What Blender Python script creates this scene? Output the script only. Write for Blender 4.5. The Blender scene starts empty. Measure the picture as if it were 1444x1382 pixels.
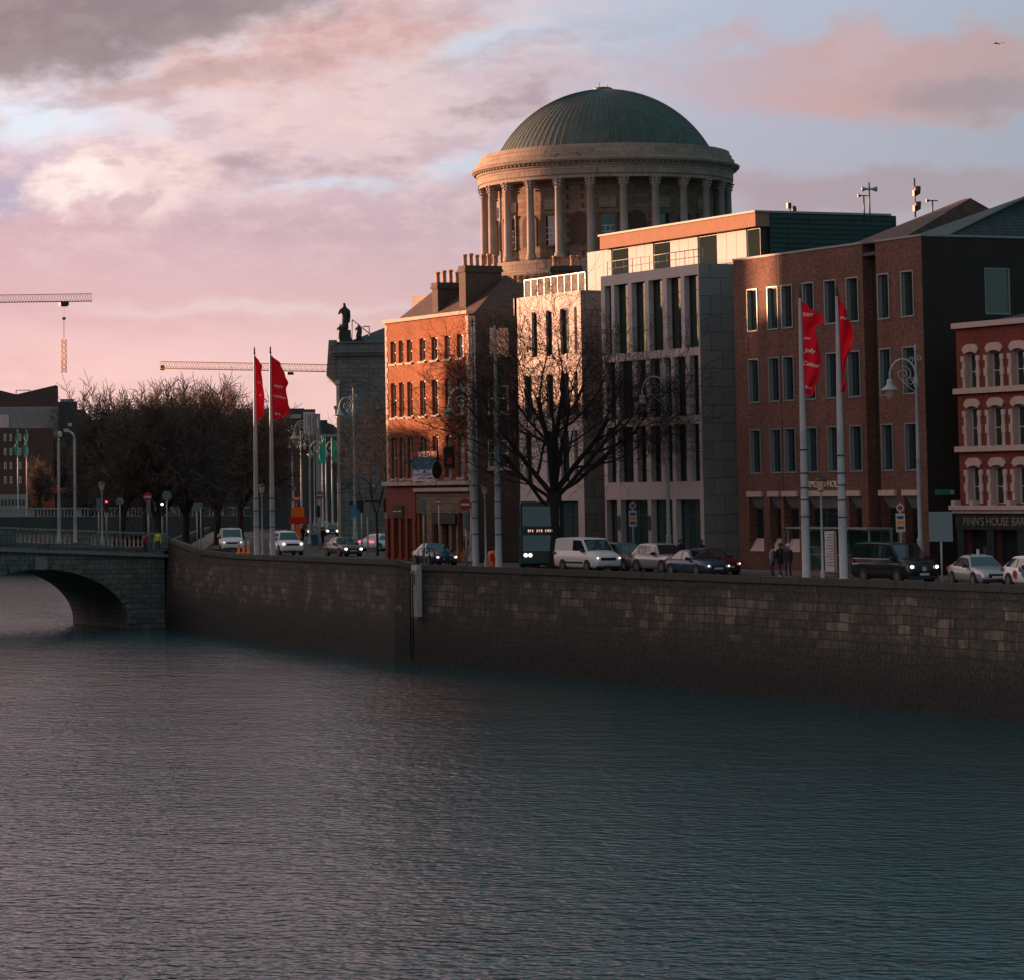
import bpy, bmesh, math, random
from mathutils import Vector, Matrix
random.seed(7)
R=math.radians
scene=bpy.context.scene
COL=scene.collection
# ---------------------------------------------------------------- camera model (photo is 1444 x 1382)
F=4700.0; PITCH=math.atan(.08); ROLL=R(.3); YAW=R(18.8); PY0=335.775; CZ=10.0
fw=Vector((math.sin(YAW)*math.cos(PITCH),math.cos(YAW)*math.cos(PITCH),math.sin(PITCH)))
r0=Vector((math.cos(YAW),-math.sin(YAW),0)); u0=r0.cross(fw)
rt=r0*math.cos(ROLL)-u0*math.sin(ROLL); up=u0*math.cos(ROLL)+r0*math.sin(ROLL)
def ray(x,y): return fw*F+rt*x-up*(y-PY0)
def PX(x,y,X):
    d=ray(x,y); t=X/d.x; return d.y*t, CZ+d.z*t          # -> Y, z on the plane X
def PY(x,y,Y):
    d=ray(x,y); t=Y/d.y; return d.x*t, CZ+d.z*t          # -> X, z on the plane Y
def PZ(x,y,z):
    d=ray(x,y); t=(z-CZ)/d.z; return d.x*t, d.y*t
def PD(x,y,D):
    d=ray(x,y); t=D/F; return Vector((d.x*t,d.y*t,CZ+d.z*t))
cd=bpy.data.cameras.new('camera'); cam=bpy.data.objects.new('camera',cd); COL.objects.link(cam)
cam.matrix_world=Matrix(((rt.x,up.x,-fw.x,0),(rt.y,up.y,-fw.y,0),(rt.z,up.z,-fw.z,CZ),(0,0,0,1)))
cd.sensor_fit='HORIZONTAL'; cd.sensor_width=36; cd.lens=F/1444*36
cd.shift_x=.5; cd.shift_y=(PY0-691)/1444; cd.clip_start=1; cd.clip_end=8000
scene.camera=cam
scene.view_settings.view_transform='Standard'; scene.view_settings.look='None'
scene.view_settings.exposure=1.6; scene.view_settings.gamma=1
# ---------------------------------------------------------------- materials
M={}
class NT:
    def __init__(s,nt): s.nt=nt; s.n=nt.nodes; s.l=nt.links
    def add(s,t,**k):
        n=s.n.new(t)
        for a,b in k.items(): setattr(n,a,b)
        return n
    def put(s,sock,v):
        if isinstance(v,bpy.types.NodeSocket): s.l.new(v,sock)
        elif v is not None:
            if isinstance(v,(tuple,list)) and len(v)==3 and sock.type=='RGBA': v=(*v,1)
            sock.default_value=v
    def m(s,op,a,b=None,c=None,clamp=False):
        n=s.add('ShaderNodeMath',operation=op,use_clamp=clamp); s.put(n.inputs[0],a)
        if b is not None: s.put(n.inputs[1],b)
        if c is not None: s.put(n.inputs[2],c)
        return n.outputs[0]
    def sm(s,v,a,b):
        n=s.add('ShaderNodeMapRange',interpolation_type='SMOOTHSTEP'); s.put(n.inputs[0],v); n.inputs[1].default_value=a; n.inputs[2].default_value=b; return n.outputs[0]
    def mix(s,f,a,b,mode='MIX'):
        n=s.add('ShaderNodeMix',data_type='RGBA',blend_type=mode); s.put(n.inputs[0],f); s.put(n.inputs[6],a); s.put(n.inputs[7],b); return n.outputs[2]
    def noise(s,vec,scale,detail=4,rough=.55,dim='3D'):
        n=s.add('ShaderNodeTexNoise',noise_dimensions=dim); s.put(n.inputs['Vector'],vec); n.inputs['Scale'].default_value=scale; n.inputs['Detail'].default_value=detail; n.inputs['Roughness'].default_value=rough; return n.outputs[0]
    def mapv(s,vec,sc=(1,1,1),loc=(0,0,0)):
        n=s.add('ShaderNodeMapping'); s.put(n.inputs[0],vec); n.inputs[3].default_value=sc; n.inputs[1].default_value=loc; return n.outputs[0]
def newmat(name,col=(.5,.5,.5),rough=.7,metal=0,spec=.5,emit=None,es=1,alpha=None,ior=None):
    m=bpy.data.materials.new(name); m.use_nodes=True
    b=m.node_tree.nodes['Principled BSDF']; b.inputs['Base Color'].default_value=(*col,1); b.inputs['Roughness'].default_value=rough
    b.inputs['Metallic'].default_value=metal; b.inputs['Specular IOR Level'].default_value=spec
    if ior: b.inputs['IOR'].default_value=ior
    if emit: b.inputs['Emission Color'].default_value=(*emit,1); b.inputs['Emission Strength'].default_value=es
    if alpha is not None: b.inputs['Alpha'].default_value=alpha
    M[name]=m; return m
def T(m):
    t=NT(m.node_tree); t.b=m.node_tree.nodes['Principled BSDF']; tc=t.add('ShaderNodeTexCoord'); t.obj=tc.outputs['Object']; return t
def bump(t,h,strength=.4,dist=.02):
    n=t.add('ShaderNodeBump'); n.inputs['Strength'].default_value=strength; n.inputs['Distance'].default_value=dist; t.put(n.inputs['Height'],h); t.l.new(n.outputs[0],t.b.inputs['Normal'])
def noisy(name,col,amt=.3,scale=1.5,rough=.8,**k):
    k.setdefault('spec',.2); m=newmat(name,col,rough,**k); t=T(m)
    n=t.noise(t.obj,scale,6,.65); n2=t.noise(t.mapv(t.obj,(1,1,.25)),scale*3.1,4)
    f=t.m('MULTIPLY_ADD',t.m('ADD',n,n2),2*amt,1-2*amt)
    c=t.mix(1.0,(*col,1),f,'MULTIPLY'); t.put(t.b.inputs['Base Color'],c); bump(t,n2,.25,.02); return m
def bricky(name,c1,c2,mortar,bw=.225,bh=.075,ms=.012,patch=.35,rough=.85,bias=0,streak=.0):
    m=newmat(name,c1,rough,spec=.2); t=T(m)
    s=t.add('ShaderNodeSeparateXYZ'); t.l.new(t.obj,s.inputs[0])
    v=t.add('ShaderNodeCombineXYZ'); t.put(v.inputs[0],t.m('ADD',s.outputs[0],s.outputs[1])); t.put(v.inputs[1],s.outputs[2])
    b=t.add('ShaderNodeTexBrick'); t.l.new(v.outputs[0],b.inputs['Vector'])
    b.inputs['Color1'].default_value=(*c1,1); b.inputs['Color2'].default_value=(*c2,1); b.inputs['Mortar'].default_value=(*mortar,1)
    b.inputs['Scale'].default_value=1; b.inputs['Brick Width'].default_value=bw; b.inputs['Row Height'].default_value=bh; b.inputs['Mortar Size'].default_value=ms; b.inputs['Bias'].default_value=bias
    n=t.noise(t.obj,.45,6,.7); n2=t.noise(t.obj,5.5,7,.8); n3=t.noise(t.mapv(t.obj,(2.2,2.2,.12)),1.3,5,.7)
    f=t.m('MULTIPLY_ADD',n,patch*2,1-patch); f=t.m('MULTIPLY',f,t.m('MULTIPLY_ADD',t.sm(n2,.3,.7),patch*1.5,1-patch*.75)); f=t.m('MULTIPLY',f,t.m('MULTIPLY_ADD',n3,streak*2,1-streak))
    t.put(t.b.inputs['Base Color'],t.mix(1.0,b.outputs[0],f,'MULTIPLY')); bump(t,b.outputs['Fac'],-.35,.012); return m
bricky('brick_orange',(.26,.064,.017),(.15,.036,.012),(.22,.11,.06),patch=.58)
bricky('brick_brown',(.165,.058,.040),(.065,.036,.031),(.15,.1,.08),patch=.62,streak=.2)
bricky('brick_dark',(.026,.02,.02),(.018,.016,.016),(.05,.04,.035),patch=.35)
bricky('brick_red',(.20,.026,.018),(.11,.02,.015),(.13,.06,.045),patch=.35)
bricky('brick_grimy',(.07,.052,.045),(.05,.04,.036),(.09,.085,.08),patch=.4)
bricky('ashlar',(.175,.185,.18),(.12,.13,.128),(.06,.065,.065),bw=.95,bh=.42,ms=.02,patch=.3,streak=.2)
bricky('ashlar_warm',(.28,.225,.185),(.215,.175,.145),(.11,.09,.075),bw=1.3,bh=.55,ms=.02,patch=.3,streak=.25)
bricky('ashlar_dark',(.20,.145,.105),(.13,.098,.075),(.06,.055,.05),bw=1.2,bh=.5,ms=.02,patch=.35,streak=.3)
bricky('bridge_stone',(.20,.215,.20),(.12,.135,.125),(.04,.045,.045),bw=.8,bh=.4,ms=.02,patch=.4,streak=.3)
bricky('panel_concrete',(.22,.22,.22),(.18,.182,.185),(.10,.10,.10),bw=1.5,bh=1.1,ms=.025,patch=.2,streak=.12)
bricky('louvre',(.032,.07,.07),(.028,.06,.062),(.012,.02,.022),bw=3,bh=.3,ms=.03,patch=.2)
bricky('slate',(.06,.085,.09),(.045,.065,.07),(.03,.035,.04),bw=.3,bh=.18,ms=.015,patch=.35,rough=.55)
bricky('slate_rust',(.11,.07,.055),(.075,.05,.042),(.05,.038,.032),bw=.3,bh=.18,ms=.015,patch=.35,rough=.6)
noisy('white_stone',(.47,.425,.415),.12,.6,.7)
noisy('cream_stone',(.42,.335,.30),.15,1.2,.8)
noisy('column_stone',(.30,.26,.24),.25,.5,.8)
noisy('panel_white',(.48,.48,.50),.06,1,.9,spec=.08)
noisy('fascia',(.27,.165,.12),.15,2,.95,spec=.05)
noisy('pots',(.45,.24,.14),.3,4,.8)
noisy('pavement',(.15,.145,.14),.2,2,.85)
noisy('asphalt',(.06,.06,.062),.2,2,.85)
noisy('ground_mat',(.07,.072,.065),.3,.2,.9)
noisy('paint_line',(.55,.53,.5),.3,5,.8)
noisy('bark',(.03,.026,.024),.35,6,.9)
noisy('twig_mat',(.075,.052,.042),.3,3,.9)
noisy('twig_red',(.34,.16,.10),.3,3,.9)
noisy('twig_dark',(.10,.078,.066),.3,3,.9)
noisy('pole_grey',(.38,.40,.41),.15,3,.45)
noisy('lamp_green',(.30,.36,.36),.2,4,.45)
noisy('roof_dark',(.045,.055,.06),.25,.6,.7)
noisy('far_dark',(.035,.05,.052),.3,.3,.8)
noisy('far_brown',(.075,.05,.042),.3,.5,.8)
noisy('far_grey',(.20,.215,.22),.2,.5,.8)
noisy('far_pale',(.42,.40,.42),.15,.5,.8)
noisy('lead',(.22,.24,.24),.25,1,.55)
noisy('bronze',(.03,.04,.04),.3,3,.6)
noisy('shop_red',(.16,.035,.024),.25,3,.6)
noisy('shop_dark',(.018,.026,.028),.3,3,.45)
noisy('flag_red',(.70,.006,.02),.12,2,.75)
noisy('flag_green',(.03,.30,.21),.25,2,.75)
noisy('wood_white',(.55,.53,.5),.25,5,.6)
noisy('crane_yellow',(.62,.40,.20),.2,2,.5)
noisy('crane_grey',(.16,.12,.12),.2,2,.6)
newmat('black',(.012,.013,.014),.55); newmat('rubber',(.014,.014,.015),.85); newmat('trim_dark',(.03,.035,.037),.5)
newmat('alu',(.22,.27,.27),.45,.3); newmat('frame_light',(.50,.47,.45),.5); newmat('chrome',(.6,.6,.6),.15,1)
newmat('glass_deep',(.012,.024,.026),.9,spec=.02); newmat('glass_dark',(.012,.022,.024),.03,spec=.8,ior=1.6); newmat('glass_teal',(.03,.075,.075),.05,spec=.8,ior=1.6)
newmat('car_glass',(.008,.02,.022),.03,spec=.9,ior=1.7)
newmat('glass_rail',(.26,.25,.25),.8,spec=.1,alpha=.5)
newmat('white_paint',(.74,.74,.76),.25); newmat('silver',(.40,.42,.43),.25,.5); newmat('grey_car',(.10,.11,.12),.25,.3)
newmat('dark_car',(.02,.024,.028),.2,.2); newmat('blue_car',(.035,.08,.13),.22,.3); newmat('red_car',(.12,.015,.015),.25,.2); newmat('teal_bus',(.008,.035,.04),.3)
newmat('red_sign',(.55,.02,.02),.5); newmat('dull_red',(.28,.02,.025),.5); newmat('blue_sign',(.015,.10,.19),.6); newmat('blue_pale',(.03,.2,.3),.6); newmat('sign_white',(.46,.48,.5),.6); newmat('sign_back',(.14,.19,.20),.5,.3)
newmat('green_sign',(.06,.25,.18),.5); newmat('orange',(.85,.20,.02),.5); newmat('yellow',(.8,.45,.03),.5); newmat('hiviz',(.55,.62,.05),.7)
newmat('letter_pale',(.65,.58,.52),.5); newmat('letter_dim',(.17,.16,.14),.7); newmat('letter_white',(.85,.82,.82),.6); newmat('lantern_glass',(.55,.36,.24),.3)
newmat('skin',(.38,.22,.16),.6); newmat('hair',(.02,.014,.01),.7); newmat('hair_grey',(.45,.43,.42),.8); newmat('coat_black',(.016,.018,.022),.85); newmat('coat_blue',(.012,.13,.24),.75); newmat('coat_grey',(.22,.24,.25),.85); newmat('coat_brown',(.12,.06,.04),.85); newmat('jeans',(.02,.027,.04),.9); newmat('shoe',(.4,.38,.38),.7)
newmat('bin_blue',(.02,.14,.2),.55); newmat('headlight',(.9,.85,.8),.3,emit=(1,.74,.58),es=1.6); newmat('headlight_soft',(.8,.7,.6),.3,emit=(1,.75,.6),es=.5); newmat('lamp_off',(.6,.6,.62),.1); newmat('taillight',(.5,.02,.05),.3,emit=(1,.1,.18),es=.7); newmat('signal_red',(.6,.02,.02),.4,emit=(1,.03,.05),es=1.6); newmat('signal_white',(.8,.8,.8),.4,emit=(.8,.95,1),es=2); newmat('amber_led',(.8,.4,.3),.4,emit=(1,.5,.35),es=.25); newmat('lamp_glow',(.8,.7,.6),.4,emit=(1,.9,.8),es=3)
# dome copper with standing seams
def dome_mat():
    m=newmat('copper',(.04,.11,.095),.5,.15); t=T(m)
    s=t.add('ShaderNodeSeparateXYZ'); t.l.new(t.obj,s.inputs[0]); a=t.m('ARCTAN2',s.outputs[1],s.outputs[0])
    w=t.m('PINGPONG',t.m('MULTIPLY',a,96/(2*math.pi)),.5)
    seam=t.sm(w,.0,.10); n=t.noise(t.obj,.6,6,.7)
    pn=t.add('ShaderNodeTexWhiteNoise',noise_dimensions='1D'); t.put(pn.inputs['W'],t.m('FLOOR',t.m('MULTIPLY',a,96/(2*math.pi))))
    base=t.mix(n,(.018,.042,.038,1),(.055,.088,.076,1)); base=t.mix(t.m('MULTIPLY',pn.outputs[0],.5),base,(.03,.038,.032,1)); st_=t.noise(t.mapv(t.obj,(1.6,1.6,.22)),1.2,6,.75); base=t.mix(t.sm(st_,.5,.66),base,(.085,.10,.085,1)); base=t.mix(t.m('MULTIPLY',t.sm(t.noise(t.obj,.33,5,.7),.54,.6),.6),base,(.045,.03,.026,1))
    t.put(t.b.inputs['Base Color'],t.mix(seam,(.08,.11,.09,1),base)); bump(t,seam,-.6,.08)
dome_mat()
def wall_mat():
    m=newmat('quay_stone',(.1,.1,.09),.85); t=T(m)
    s=t.add('ShaderNodeSeparateXYZ'); t.l.new(t.obj,s.inputs[0]); v=t.add('ShaderNodeCombineXYZ')
    t.put(v.inputs[0],s.outputs[1]); wob=t.noise(t.obj,.35,3); t.put(v.inputs[1],t.m('MULTIPLY_ADD',wob,.25,s.outputs[2]))
    b=t.add('ShaderNodeTexBrick'); t.l.new(v.outputs[0],b.inputs['Vector'])
    for k,c in (('Color1',(0,0,0,1)),('Color2',(1,1,1,1)),('Mortar',(0,0,0,1))): b.inputs[k].default_value=c
    b.inputs['Scale'].default_value=1; b.inputs['Brick Width'].default_value=1.05; b.inputs['Row Height'].default_value=.46; b.inputs['Mortar Size'].default_value=.03; b.squash=1.3; b.squash_frequency=3
    patch=t.noise(t.obj,.28,4,.6); fine=t.noise(t.obj,4.5,7,.78); streak=t.noise(t.mapv(t.obj,(2,2,.13)),1.6,5,.75)
    # clean pale stones: random blocks in patches of the upper courses
    rnd=t.m('ADD',b.outputs[0],t.m('MULTIPLY',t.m('SUBTRACT',patch,.5),2.6))
    pale=t.m('MULTIPLY_ADD',t.sm(rnd,.30,1.3),.85,.15)
    z=t.m('ADD',s.outputs[2],t.m('MULTIPLY',t.m('SUBTRACT',t.noise(t.obj,.5,5,.65),.5),2.2))
    band=t.m('MULTIPLY',t.sm(z,2.3,3.7),t.m('SUBTRACT',1,t.m('MULTIPLY',t.sm(z,4.8,5.5),.8)))
    f2=t.sm(fine,.36,.64); dark=t.mix(f2,(.008,.012,.011,1),(.062,.064,.053,1)); palec=t.mix(t.noise(t.obj,1.1,3),(.13,.105,.075,1),(.33,.27,.20,1)); palec=t.mix(1.0,palec,t.m('MULTIPLY_ADD',fine,1.2,.4),'MULTIPLY')
    c=t.mix(t.m('MULTIPLY',pale,t.m('MULTIPLY',band,t.sm(streak,.30,.56))),dark,palec)
    drip=t.m('MULTIPLY',t.sm(t.noise(t.mapv(t.obj,(3,3,.35)),1.7,5,.7),.60,.70),t.m('MULTIPLY',t.m('MULTIPLY',t.sm(s.outputs[2],1.3,2.2),t.sm(t.noise(t.obj,.45,3),.42,.58)),.75)); c=t.mix(drip,c,(.16,.165,.16,1))
    c=t.mix(t.m('MULTIPLY',b.outputs['Fac'],.75),c,(.012,.014,.013,1))
    moss=t.m('MULTIPLY',t.sm(t.noise(t.obj,.8,6,.7),.5,.62),.6); c=t.mix(moss,c,(.025,.034,.022,1))
    alg=t.m('SUBTRACT',1,t.sm(z,.9,2.6)); c=t.mix(t.m('MULTIPLY',alg,.9),c,t.mix(f2,(.002,.005,.005,1),(.022,.03,.025,1)))
    t.put(t.b.inputs['Base Color'],c); h=t.m('MULTIPLY_ADD',b.outputs['Fac'],-1,t.m('MULTIPLY',fine,.7)); bump(t,h,1,.10)
    m2=newmat('coping_stone',(.06,.066,.05),.9); t=T(m2); f=t.noise(t.obj,5,7,.75); s=t.add('ShaderNodeSeparateXYZ'); t.l.new(t.obj,s.inputs[0])
    j=t.sm(t.m('PINGPONG',t.m('MULTIPLY',s.outputs[1],.8),.5),0,.03); c=t.mix(f,(.015,.021,.017,1),(.065,.068,.052,1)); t.put(t.b.inputs['Base Color'],t.mix(j,(.012,.014,.012,1),c)); bump(t,f,.6,.04)
wall_mat()
def water_mat():
    m=newmat('water_mat',(.008,.017,.02),.06,ior=1.33); t=T(m)
    rot=t.add('ShaderNodeMapping'); t.l.new(t.obj,rot.inputs[0]); rot.inputs[2].default_value=(0,0,R(25)); rot.inputs[3].default_value=(1,1.15,1)
    a=t.noise(rot.outputs[0],1.9,2,.55); b=t.noise(rot.outputs[0],.5,3,.5); c=t.noise(rot.outputs[0],5.0,4,.6); d=t.noise(rot.outputs[0],.11,2,.5)
    calm=t.noise(t.mapv(t.obj,(.035,.02,1)),1,4,.6)
    h=t.m('ADD',t.m('MULTIPLY',a,.14),t.m('ADD',t.m('MULTIPLY',b,.13),t.m('ADD',t.m('MULTIPLY',c,.022),t.m('MULTIPLY',d,.15))))
    h=t.m('MULTIPLY',h,t.m('MULTIPLY_ADD',calm,1.3,.35))
    bump(t,h,1,1.0); t.b.inputs['Roughness'].default_value=.03; t.b.inputs['Base Color'].default_value=(.010,.062,.074,1)
water_mat()
# ---------------------------------------------------------------- mesh helpers
class MB:
    def __init__(s): s.v=[]; s.f=[]; s.m=[]; s.mi=0; s.sm=[]
    def add(s,vs,fs,smooth=False):
        o=len(s.v); s.v+= [tuple(p) for p in vs]
        for f in fs: s.f.append(tuple(i+o for i in f)); s.m.append(s.mi); s.sm.append(smooth)
        return s
    def quad(s,a,b,c,d): return s.add([a,b,c,d],[(0,1,2,3)])
    def hexa(s,p): return s.add(p,[(0,3,2,1),(4,5,6,7),(0,1,5,4),(1,2,6,5),(2,3,7,6),(3,0,4,7)])
    def box(s,x0,x1,y0,y1,z0,z1): return s.hexa([(x0,y0,z0),(x1,y0,z0),(x1,y1,z0),(x0,y1,z0),(x0,y0,z1),(x1,y0,z1),(x1,y1,z1),(x0,y1,z1)])
    def tube(s,pts,rad,n=8,cap=True,smooth=True):
        pts=[Vector(p) for p in pts]; 
        if not isinstance(rad,(list,tuple)): rad=[rad]*len(pts)
        vs=[]; prev=None
        for i,p in enumerate(pts):
            d=(pts[min(i+1,len(pts)-1)]-pts[max(i-1,0)]); 
            if d.length<1e-9: d=Vector((0,0,1))
            d.normalize()
            if prev is None:
                a=d.orthogonal().normalized()
            else:
                a=prev-d*prev.dot(d)
                a=a.normalized() if a.length>1e-6 else d.orthogonal().normalized()
            prev=a; b=d.cross(a)
            for k in range(n):
                t=2*math.pi*k/n; vs.append(p+(a*math.cos(t)+b*math.sin(t))*rad[i])
        fs=[]
        for i in range(len(pts)-1):
            for k in range(n):
                k2=(k+1)%n; fs.append((i*n+k,i*n+k2,(i+1)*n+k2,(i+1)*n+k))
        if cap: fs.append(tuple(range(n))[::-1]); fs.append(tuple((len(pts)-1)*n+k for k in range(n)))
        return s.add(vs,fs,smooth)
    def lathe(s,prof,c=(0,0,0),n=24,a0=0,smooth=True,sx=1,sy=1):
        vs=[];fs=[]
        for (r,z) in prof:
            for k in range(n):
                t=a0+2*math.pi*k/n; vs.append((c[0]+r*math.cos(t)*sx,c[1]+r*math.sin(t)*sy,c[2]+z))
        for i in range(len(prof)-1):
            for k in range(n):
                k2=(k+1)%n; fs.append((i*n+k,i*n+k2,(i+1)*n+k2,(i+1)*n+k))
        s.add(vs,fs,smooth)
        if prof[0][0]>1e-4: s.add([vs[k] for k in range(n)],[tuple(range(n))[::-1]])
        if prof[-1][0]>1e-4: s.add([vs[(len(prof)-1)*n+k] for k in range(n)],[tuple(range(n))])
        return s
    def prism(s,poly,a,b):   # poly list of points (Vector), extruded from +a to +b (vectors)
        n=len(poly); a=Vector(a); b=Vector(b); vs=[Vector(p)+a for p in poly]+[Vector(p)+b for p in poly]
        return s.add(vs,[tuple(range(n))[::-1],tuple(range(n,2*n))]+[(i,(i+1)%n,n+(i+1)%n,n+i) for i in range(n)])
    def build(s,name,mats,parent=None,bevel=0):
        me=bpy.data.meshes.new(name); off=Vector((0,0,0))
        if parent is not None and parent.get('_w'): off=Vector(parent['_w'])
        me.from_pydata([tuple(Vector(p)-off) for p in s.v],[],s.f)
        if not isinstance(mats,(list,tuple)): mats=[mats]
        for x in mats: me.materials.append(M[x])
        me.polygons.foreach_set('material_index',[min(i,len(mats)-1) for i in s.m]); me.polygons.foreach_set('use_smooth',s.sm); me.update()
        bm=bmesh.new(); bm.from_mesh(me); bmesh.ops.recalc_face_normals(bm,faces=bm.faces) if len(s.f)<20000 else None; bm.to_mesh(me); bm.free()
        o=bpy.data.objects.new(name,me); COL.objects.link(o)
        if parent is not None: 
            o.parent=parent; o['_w']=parent.get('_w',(0,0,0))
        if bevel: md=o.modifiers.new('bevel','BEVEL'); md.width=bevel; md.segments=2; md.limit_method='ANGLE'
        return o
def props(o,label=None,cat=None,group=None,kind=None):
    if label: o['label']=label
    if cat: o['category']=cat
    if group: o['group']=group
    if kind: o['kind']=kind
    return o
def thing(name,label,cat,loc=(0,0,0),rz=0,group=None,world=False):
    """Empty at the thing's base; world=True: its parts are given in world coordinates."""
    o=bpy.data.objects.new(name,None); o.empty_display_size=.3; COL.objects.link(o); o.location=loc; o.rotation_euler=(0,0,rz)
    if world: o['_w']=tuple(loc)
    return props(o,label,cat,group)
def struct(mb,name,mats): return props(mb.build(name,mats),kind='structure')
def kids(o): return list(o.children)
def dup(o,loc=None,rz=None,label=None,parent=None):
    c=o.copy(); COL.objects.link(c)
    if parent is not None: c.parent=parent
    if loc is not None: c.location=loc
    if rz is not None: c.rotation_euler=(0,0,rz)
    if label: c['label']=label
    for k in kids(o): dup(k,parent=c)
    return c
def text(s,size,O,U,V,N,parent,mat,name='lettering',depth=.02,shear=0,fn=None,align='CENTER',xs=1):
    c=bpy.data.curves.new('t','FONT'); c.body=s; c.size=size; c.align_x=align; c.align_y='CENTER'; c.extrude=depth/2; c.shear=shear
    o=bpy.data.objects.new('t',c); COL.objects.link(o); dg=bpy.context.evaluated_depsgraph_get(); me=bpy.data.meshes.new_from_object(o.evaluated_get(dg)); bpy.data.objects.remove(o)
    O=Vector(O);U=Vector(U);V=Vector(V);N=Vector(N); off=Vector(parent['_w']) if parent.get('_w') else Vector((0,0,0))
    for v in me.vertices:
        x,y,z=v.co; x*=xs
        v.co=(Vector(fn(x,y,z)) if fn else O+U*x+V*y+N*(z+depth/2+.012))-off
    me.materials.clear(); me.materials.append(M[mat]); me.name=name; ob=bpy.data.objects.new(name,me); COL.objects.link(ob); ob.parent=parent; ob['_w']=parent.get('_w',(0,0,0)); return ob
def wallpanel(mb,O,U,W,H,holes,depth,N):
    """wall rectangle with real openings; holes (u0,u1,v0,v1); N outward normal; reveals go in by depth"""
    O=Vector(O);U=Vector(U);N=Vector(N);Z=Vector((0,0,1))
    P=lambda u,v,d=0: O+U*u+Z*v-N*d
    us=sorted({0,W,*[max(0,min(W,h[i])) for h in holes for i in(0,1)]}); vs=sorted({0,H,*[max(0,min(H,h[i])) for h in holes for i in(2,3)]})
    for i in range(len(us)-1):
        run=None
        for j in range(len(vs)-1):
            cu=(us[i]+us[i+1])/2; cv=(vs[j]+vs[j+1])/2
            if any(h[0]<cu<h[1] and h[2]<cv<h[3] for h in holes): continue
            mb.quad(P(us[i],vs[j]),P(us[i+1],vs[j]),P(us[i+1],vs[j+1]),P(us[i],vs[j+1]))
    for a,b,c,d in holes:
        mb.quad(P(a,c),P(b,c),P(b,c,depth),P(a,c,depth)); mb.quad(P(a,d),P(b,d),P(b,d,depth),P(a,d,depth))
        mb.quad(P(a,c),P(a,d),P(a,d,depth),P(a,c,depth)); mb.quad(P(b,c),P(b,d),P(b,d,depth),P(b,c,depth))
def obox(mb,O,U,N,u0,u1,v0,v1,d0,d1):
    """box in wall coordinates: d measured outward from the wall face"""
    O=Vector(O);U=Vector(U);N=Vector(N);Z=Vector((0,0,1)); P=lambda u,v,d:O+U*u+Z*v+N*d
    mb.hexa([P(u0,v0,d0),P(u1,v0,d0),P(u1,v0,d1),P(u0,v0,d1),P(u0,v1,d0),P(u1,v1,d0),P(u1,v1,d1),P(u0,v1,d1)])
def window(root,O,U,N,h,depth,fmat,gmat,fw_=.07,transoms=(.5,),mullions=(),lining=None,pane=True,sill=None):
    a,b,c,d=h; e=.004; f=MB(); D=-depth
    obox(f,O,U,N,a+e,a+fw_,c+e,d-e,D,D+.09); obox(f,O,U,N,b-fw_,b-e,c+e,d-e,D,D+.09); obox(f,O,U,N,a+fw_,b-fw_,c+e,c+fw_,D,D+.09); obox(f,O,U,N,a+fw_,b-fw_,d-fw_,d-e,D,D+.09)
    for t in transoms: v=c+(d-c)*t; obox(f,O,U,N,a+fw_,b-fw_,v-fw_*.4,v+fw_*.4,D,D+.075)
    for t in mullions: u=a+(b-a)*t; obox(f,O,U,N,u-fw_*.35,u+fw_*.35,c+fw_,d-fw_,D,D+.065)
    if lining:      # metal box lining with a rim standing proud of the wall
        g=.05
        for (p,q,r,s) in [] if lining=='cream_stone' else ((a-g,a+.012,c-g,d+g),(b-.012,b+g,c-g,d+g),(a+.012,b-.012,c-g,c+.012),(a+.012,b-.012,d-.012,d+g)): obox(f,O,U,N,p,q,r,s,.002,.05)
        f.mi=1
        obox(f,O,U,N,a+.001,a+.012,c+.013,d-.013,D+.09,.0015); obox(f,O,U,N,b-.012,b-.001,c+.013,d-.013,D+.09,.0015)
        f.mi=0
    w=f.build('window',[fmat,lining or fmat],root)
    p=MB(); obox(p,O,U,N,a+.01,b-.01,c+.01,d-.01,D+.0,D+.02); p.build('pane',gmat,w)
    if sill: s=MB(); obox(s,O,U,N,a-.12,b+.12,c-.16,c-.003,-.05,.14); s.build('sill',sill,w)
    return w
Zv=Vector((0,0,1)); UX=Vector((0,-1,0)); NX=Vector((-1,0,0)); UY=Vector((1,0,0)); NY=Vector((0,-1,0))
XB=105.0; ZG=5.9
def ypx(x,y,X=XB): return PX(x,y,X)[0]
def zpx(x,y,X=XB): return PX(x,y,X)[1]
# ================================================================ water, ground, roads
mb=MB(); mb.quad((-2500,-60,0),(2500,-60,0),(2500,2500,0),(-2500,2500,0)); struct(mb,'river_water','water_mat')
# bank line of the north quay: (X, Y, top z of wall)
def wl(x,yw): return PZ(x,yw,0)
bank=[(92.5,60),(92.5,191.5)]
for x,yw in ((562,932),(468,918),(335,900),(284,893),(238,886)): bank.append(wl(x,yw))
def ztop(x,y,p): # height of a pixel row above the plan point p
    D=p[0]*math.sin(YAW)+p[1]*math.cos(YAW); return CZ-(y-(708-(x-722)*.0052))*D/F
tops=[6.12,6.12]+[ztop(x,y,p) for (x,y),p in zip(((562,789),(468,785.5),(335,781),(284,775),(238,759)),bank[2:])]
P0=Vector((bank[-1][0],bank[-1][1],0)); dirN=Vector((math.sin(R(23.2)),math.cos(R(23.2)),0))
P1=P0+dirN*235
def poly_sheet(pts,z): m=MB(); m.add([(p[0],p[1],z) for p in pts],[tuple(range(len(pts)))]); return m
land=[(bx+.5,by) for bx,by in bank]+[(P1.x,P1.y),(P1.x-60,P1.y+25),(P1.x-420,P1.y+60),(-1500,700),(-1500,2400),(2400,2400),(2400,60)]
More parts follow.
